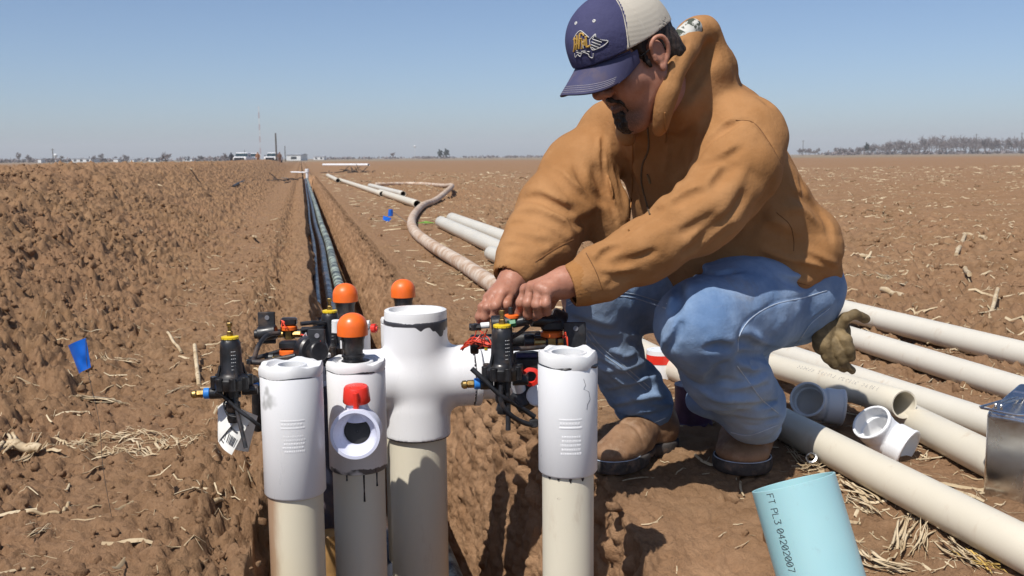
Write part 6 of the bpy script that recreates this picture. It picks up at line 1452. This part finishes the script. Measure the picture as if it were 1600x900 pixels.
pole(1526, 209, 520, .2, 'pole rising above the right hand wood'); pole(1597, 207, 520, .2, 'pole above the wood at the right edge'); pole(1255, 219, 560, .18, 'thin pole just right of the man\'s shoulder'); pole(382, 234, 170, .05, 'thin aerial mast behind the second truck', False)
a = P(404, 166, 900); b = a * (1, 1, 0); t = thing('radio_mast', b, 'tall thin red and white radio mast far behind the trucks', 'radio mast'); Hm = a[2]; nb_ = 9
for k in range(nb_):
    mb = MB()
    z0, z1 = Hm * k / nb_, Hm * (k + 1) / nb_
    for j in range(3):
        th = j * 2.094; d = np.array([math.cos(th), math.sin(th), 0]) * .55; e = np.array([math.cos(th + 2.094), math.sin(th + 2.094), 0]) * .55
        mb.tube([b + d + (0, 0, z0), b + d + (0, 0, z1)], .10, 5)
        for q in range(3): h0 = z0 + (z1 - z0) * q / 3; h1 = z0 + (z1 - z0) * (q + 1) / 3; mb.tube([b + d + (0, 0, h0), b + e + (0, 0, h1)], .06, 4)
    mb.build('mast_section', MR if k % 2 else MW, t)
def water_tower(px, ytop, D, r, label):
    a = P(px, ytop, D); b = a * (1, 1, 0); H_ = a[2]; t = thing('water_tower', b, label, 'water tower'); MB().lathe([(.01, -2 * r), (r * .6, -1.8 * r), (r, -1.1 * r), (r, -.6 * r), (r * .6, -.15 * r), (.01, 0)], a, seg=20).build('tank', BW, t); MB().cyl(b, a - (0, 0, r * 1.7), r * .22, seg=10).build('stem', BW, t)
water_tower(86.5, 240, 520, 1.0, 'small white water tower on the far left horizon'); water_tower(648, 227, 1100, 1.3, 'slender white water tower on the middle horizon')
def shed(px0, px1, ytop, D, label, dep=8, roof=True, wins=0):
    a, b = P(px0, 250, D), P(px1, 250, D); zt = max(1.2, P((px0 + px1) / 2, ytop, D)[2]); w = b[0] - a[0]; c = np.array([(a[0] + b[0]) / 2, D + dep / 2, 0]); t = thing('farm_building', c, label, 'building', 'low farm buildings on the horizon')
    MB().box(c + (0, 0, zt * .42), (w, dep, zt * .84), bev=.02).build('wall', BW, t)
    x0, x1, y0, y1 = c[0] - w / 2 - .3, c[0] + w / 2 + .3, D - .3, D + dep + .3; ze = zt * .85; V = [(x0, y0, ze), (x1, y0, ze), (x1, y1, ze), (x0, y1, ze), (x0, (y0 + y1) / 2, zt), (x1, (y0 + y1) / 2, zt)]
    link_mesh('roof', V, [(0, 1, 5, 4), (2, 3, 4, 5), (1, 2, 5), (3, 0, 4), (3, 2, 1, 0)], RF, t, False)
    for k in range(wins): MB().box((c[0] - w / 2 + w * (k + .5) / wins, D - .05, zt * .40), (w / wins * .4, .1, zt * .35)).build('door', DKW, t)
shed(448, 470, 240, 420, 'white metal building right of the trucks', 14, wins=1); shed(112, 142, 246.5, 480, 'long pale shed on the left horizon', 10, wins=3); shed(232, 243, 246.5, 500, 'small white house left of the nearest lone tree', wins=1); shed(276, 300, 246.8, 520, 'low white building right of the nearest lone tree', wins=2)
shed(59, 64, 247, 470, 'tiny white hut near the left water tower', 4); shed(177, 184, 247, 480, 'tiny white hut between the two broad bare trees', 4); shed(490, 506, 243.5, 600, 'low white building right of the far trench end', wins=2); shed(203, 209, 248, 480, 'tiny white box building left of the lone tree', 4)
# pickup trucks and the far figures
PAINT = simple('white_truck_paint', (.62, .63, .65), .3, 0, .03, 1); TYRE = simple('tyre', (.03, .03, .03), .8); GLS = NT('truck_glass', .08, (.03, .05, .06)).m; CHR = simple('grille', (.04, .04, .045), .35, .3)
def truck(px, D, label, w=2.0, hgt=1.75, yaw=0.0):
    c = P(px, 250, D) * (1, 1, 0); t = thing('pickup_truck', c, label, 'truck', 'white pickup trucks parked beyond the bank'); X = np.array([math.cos(yaw), math.sin(yaw), 0]); Y = np.array([-math.sin(yaw), math.cos(yaw), 0]); Z = np.array([0, 0, 1.]); A = (X, Y, Z); L = lambda x, y, z: c + X * x + Y * y + Z * z
    f = Field(c + (-1.5, -1.2, .1), c + (1.5, 5.8, 2.2), .06); f.box(L(0, .75, .85), (w / 2, .85, .30), A, .12, 0); f.box(L(0, 2.6, .80), (w / 2, 2.7, .32), A, .1, .05); f.box(L(0, 2.35, 1.30), (w / 2 - .10, .95, .48), A, .2, .08)
    f.box(L(0, 4.4, 1.15), (w / 2 - .12, .85, .35), A, .05, 0, '-'); f.build('body', PAINT, t)
    n_ = nrm(np.array([0, -.8, .6])); MB().box(L(0, 1.36, 1.42), (w - .38, .06, .52), (X, nrm(Y * .9 - Z * .3), nrm(Z * .9 + Y * .3))).build('windscreen', GLS, t)
    MB().box(L(0, -.12, .82), (w * .70, .06, .34), A).build('grille', CHR, t); MB().box(L(0, -.16, .55), (w * .95, .12, .18), A).build('bumper', CHR, t)
    for s in (-1, 1):
        MB().box(L(s * w * .40, -.11, .86), (.30, .06, .22), A).build('headlight', TAGM, t); MB().box(L(s * (w / 2 + .12), 1.3, 1.25), (.20, .10, .24), A).build('mirror', CHR, t)
        for yy in (.75, 4.2): MB().lathe([(.2, -.12), (.36, -.12), (.38, -.08), (.38, .08), (.36, .12), (.2, .12)], L(s * (w / 2 - .14), yy, .38), X, 20, True, True).build('wheel', TYRE, t)
truck(374, 158, 'white pickup truck parked farthest left beyond the bank', 2.2); truck(393, 172, 'white pickup truck second from the left, half hidden', 1.95, yaw=.15); truck(422, 165, 'white pickup truck farthest right beside the tall pole', 1.95)
def figure(px, D, top, label, jm):
    b = P(px, 250, D) * (1, 1, 0); f = Field(b + (-.5, -.4, -.1), b + (.5, .4, 2.0), .03)
    f.cap(b + (-.12, 0, .05), b + (-.10, 0, .85), .08, .11, 0); f.cap(b + (.12, 0, .05), b + (.10, 0, .85), .08, .11, .02); f.cap(b + (0, 0, .9), b + (0, 0, 1.35), .17, .20, .05); f.cap(b + (0, 0, 1.4), b + (0, 0, 1.55), .06, .05, .03); f.ell(b + (0, 0, 1.64), (.10, .10, .13), None, .02)
    for s in (-1, 1): f.cap(b + (s * .20, 0, 1.38), b + (s * .30, -.05, 1.08), .07, .055, .03); f.cap(b + (s * .30, -.05, 1.08), b + (s * .22, -.2, .88), .05, .04, .02)
    o = f.build('person', jm, None, tuple(b)); tag(o, label, 'person', 'people standing by the trucks')
    g = Field(b + (-.5, -.4, .8), b + (.5, .4, 1.6), .03); g.cap(b + (0, 0, .92), b + (0, 0, 1.36), .19, .225, 0)
    for s in (-1, 1): g.cap(b + (s * .20, 0, 1.38), b + (s * .30, -.05, 1.08), .088, .075, .03)
    g.build('jacket', jm, o)
figure(403, 150, 0, 'distant person in brown jacket standing between the trucks', simple('brown_jacket', (.28, .13, .06), .8)); figure(437, 152, 0, 'distant person in brown beside the rightmost truck', simple('brown_coat', (.17, .09, .06), .8)); figure(361.5, 150, 0, 'distant person in dark clothes left of the trucks', simple('dark_clothes', (.03, .035, .05), .8))
# ---- the dry air over the plain: one closed box of thin haze, sky outside it
hz = bpy.data.materials.new('haze'); hz.use_nodes = True; nt = hz.node_tree; nt.nodes.remove(nt.nodes['Principled BSDF']); pv = nt.nodes.new('ShaderNodeVolumePrincipled')
pv.inputs['Density'].default_value = .00036; pv.inputs['Color'].default_value = (.97, .98, 1, 1); pv.inputs['Anisotropy'].default_value = 0; nt.links.new(pv.outputs[0], nt.nodes['Material Output'].inputs['Volume'])
V = [(-4200, -300, -2.2), (4200, -300, -2.2), (4200, 3900, -2.2), (-4200, 3900, -2.2), (-4200, -300, 60), (4200, -300, 60), (4200, 3900, 60), (-4200, 3900, 60)]
ho = link_mesh('haze', V, [(3, 2, 1, 0), (4, 5, 6, 7), (0, 1, 5, 4), (1, 2, 6, 5), (2, 3, 7, 6), (3, 0, 4, 7)], hz, None, False); tag(ho, 'thin pale haze over the plain', 'haze', kind='stuff')

# loose leaf scraps round the pipes at the lower right
def gN(r):
    q = GG(1235 + 360 * r.random(), 745 + 150 * r.random()) if r.random() < .55 else GG(1230 + 370 * r.random(), 560 + 190 * r.random()); u, v = UV(q[0], q[1]); return u, v, .02 + .06 * r.random() ** 2, .0015 + .007 * r.random() ** 3
straw_mesh('straw_litter', 'broken flat straw and leaf scraps around the pipes at the lower right', 420, gN, 15, STRAW)
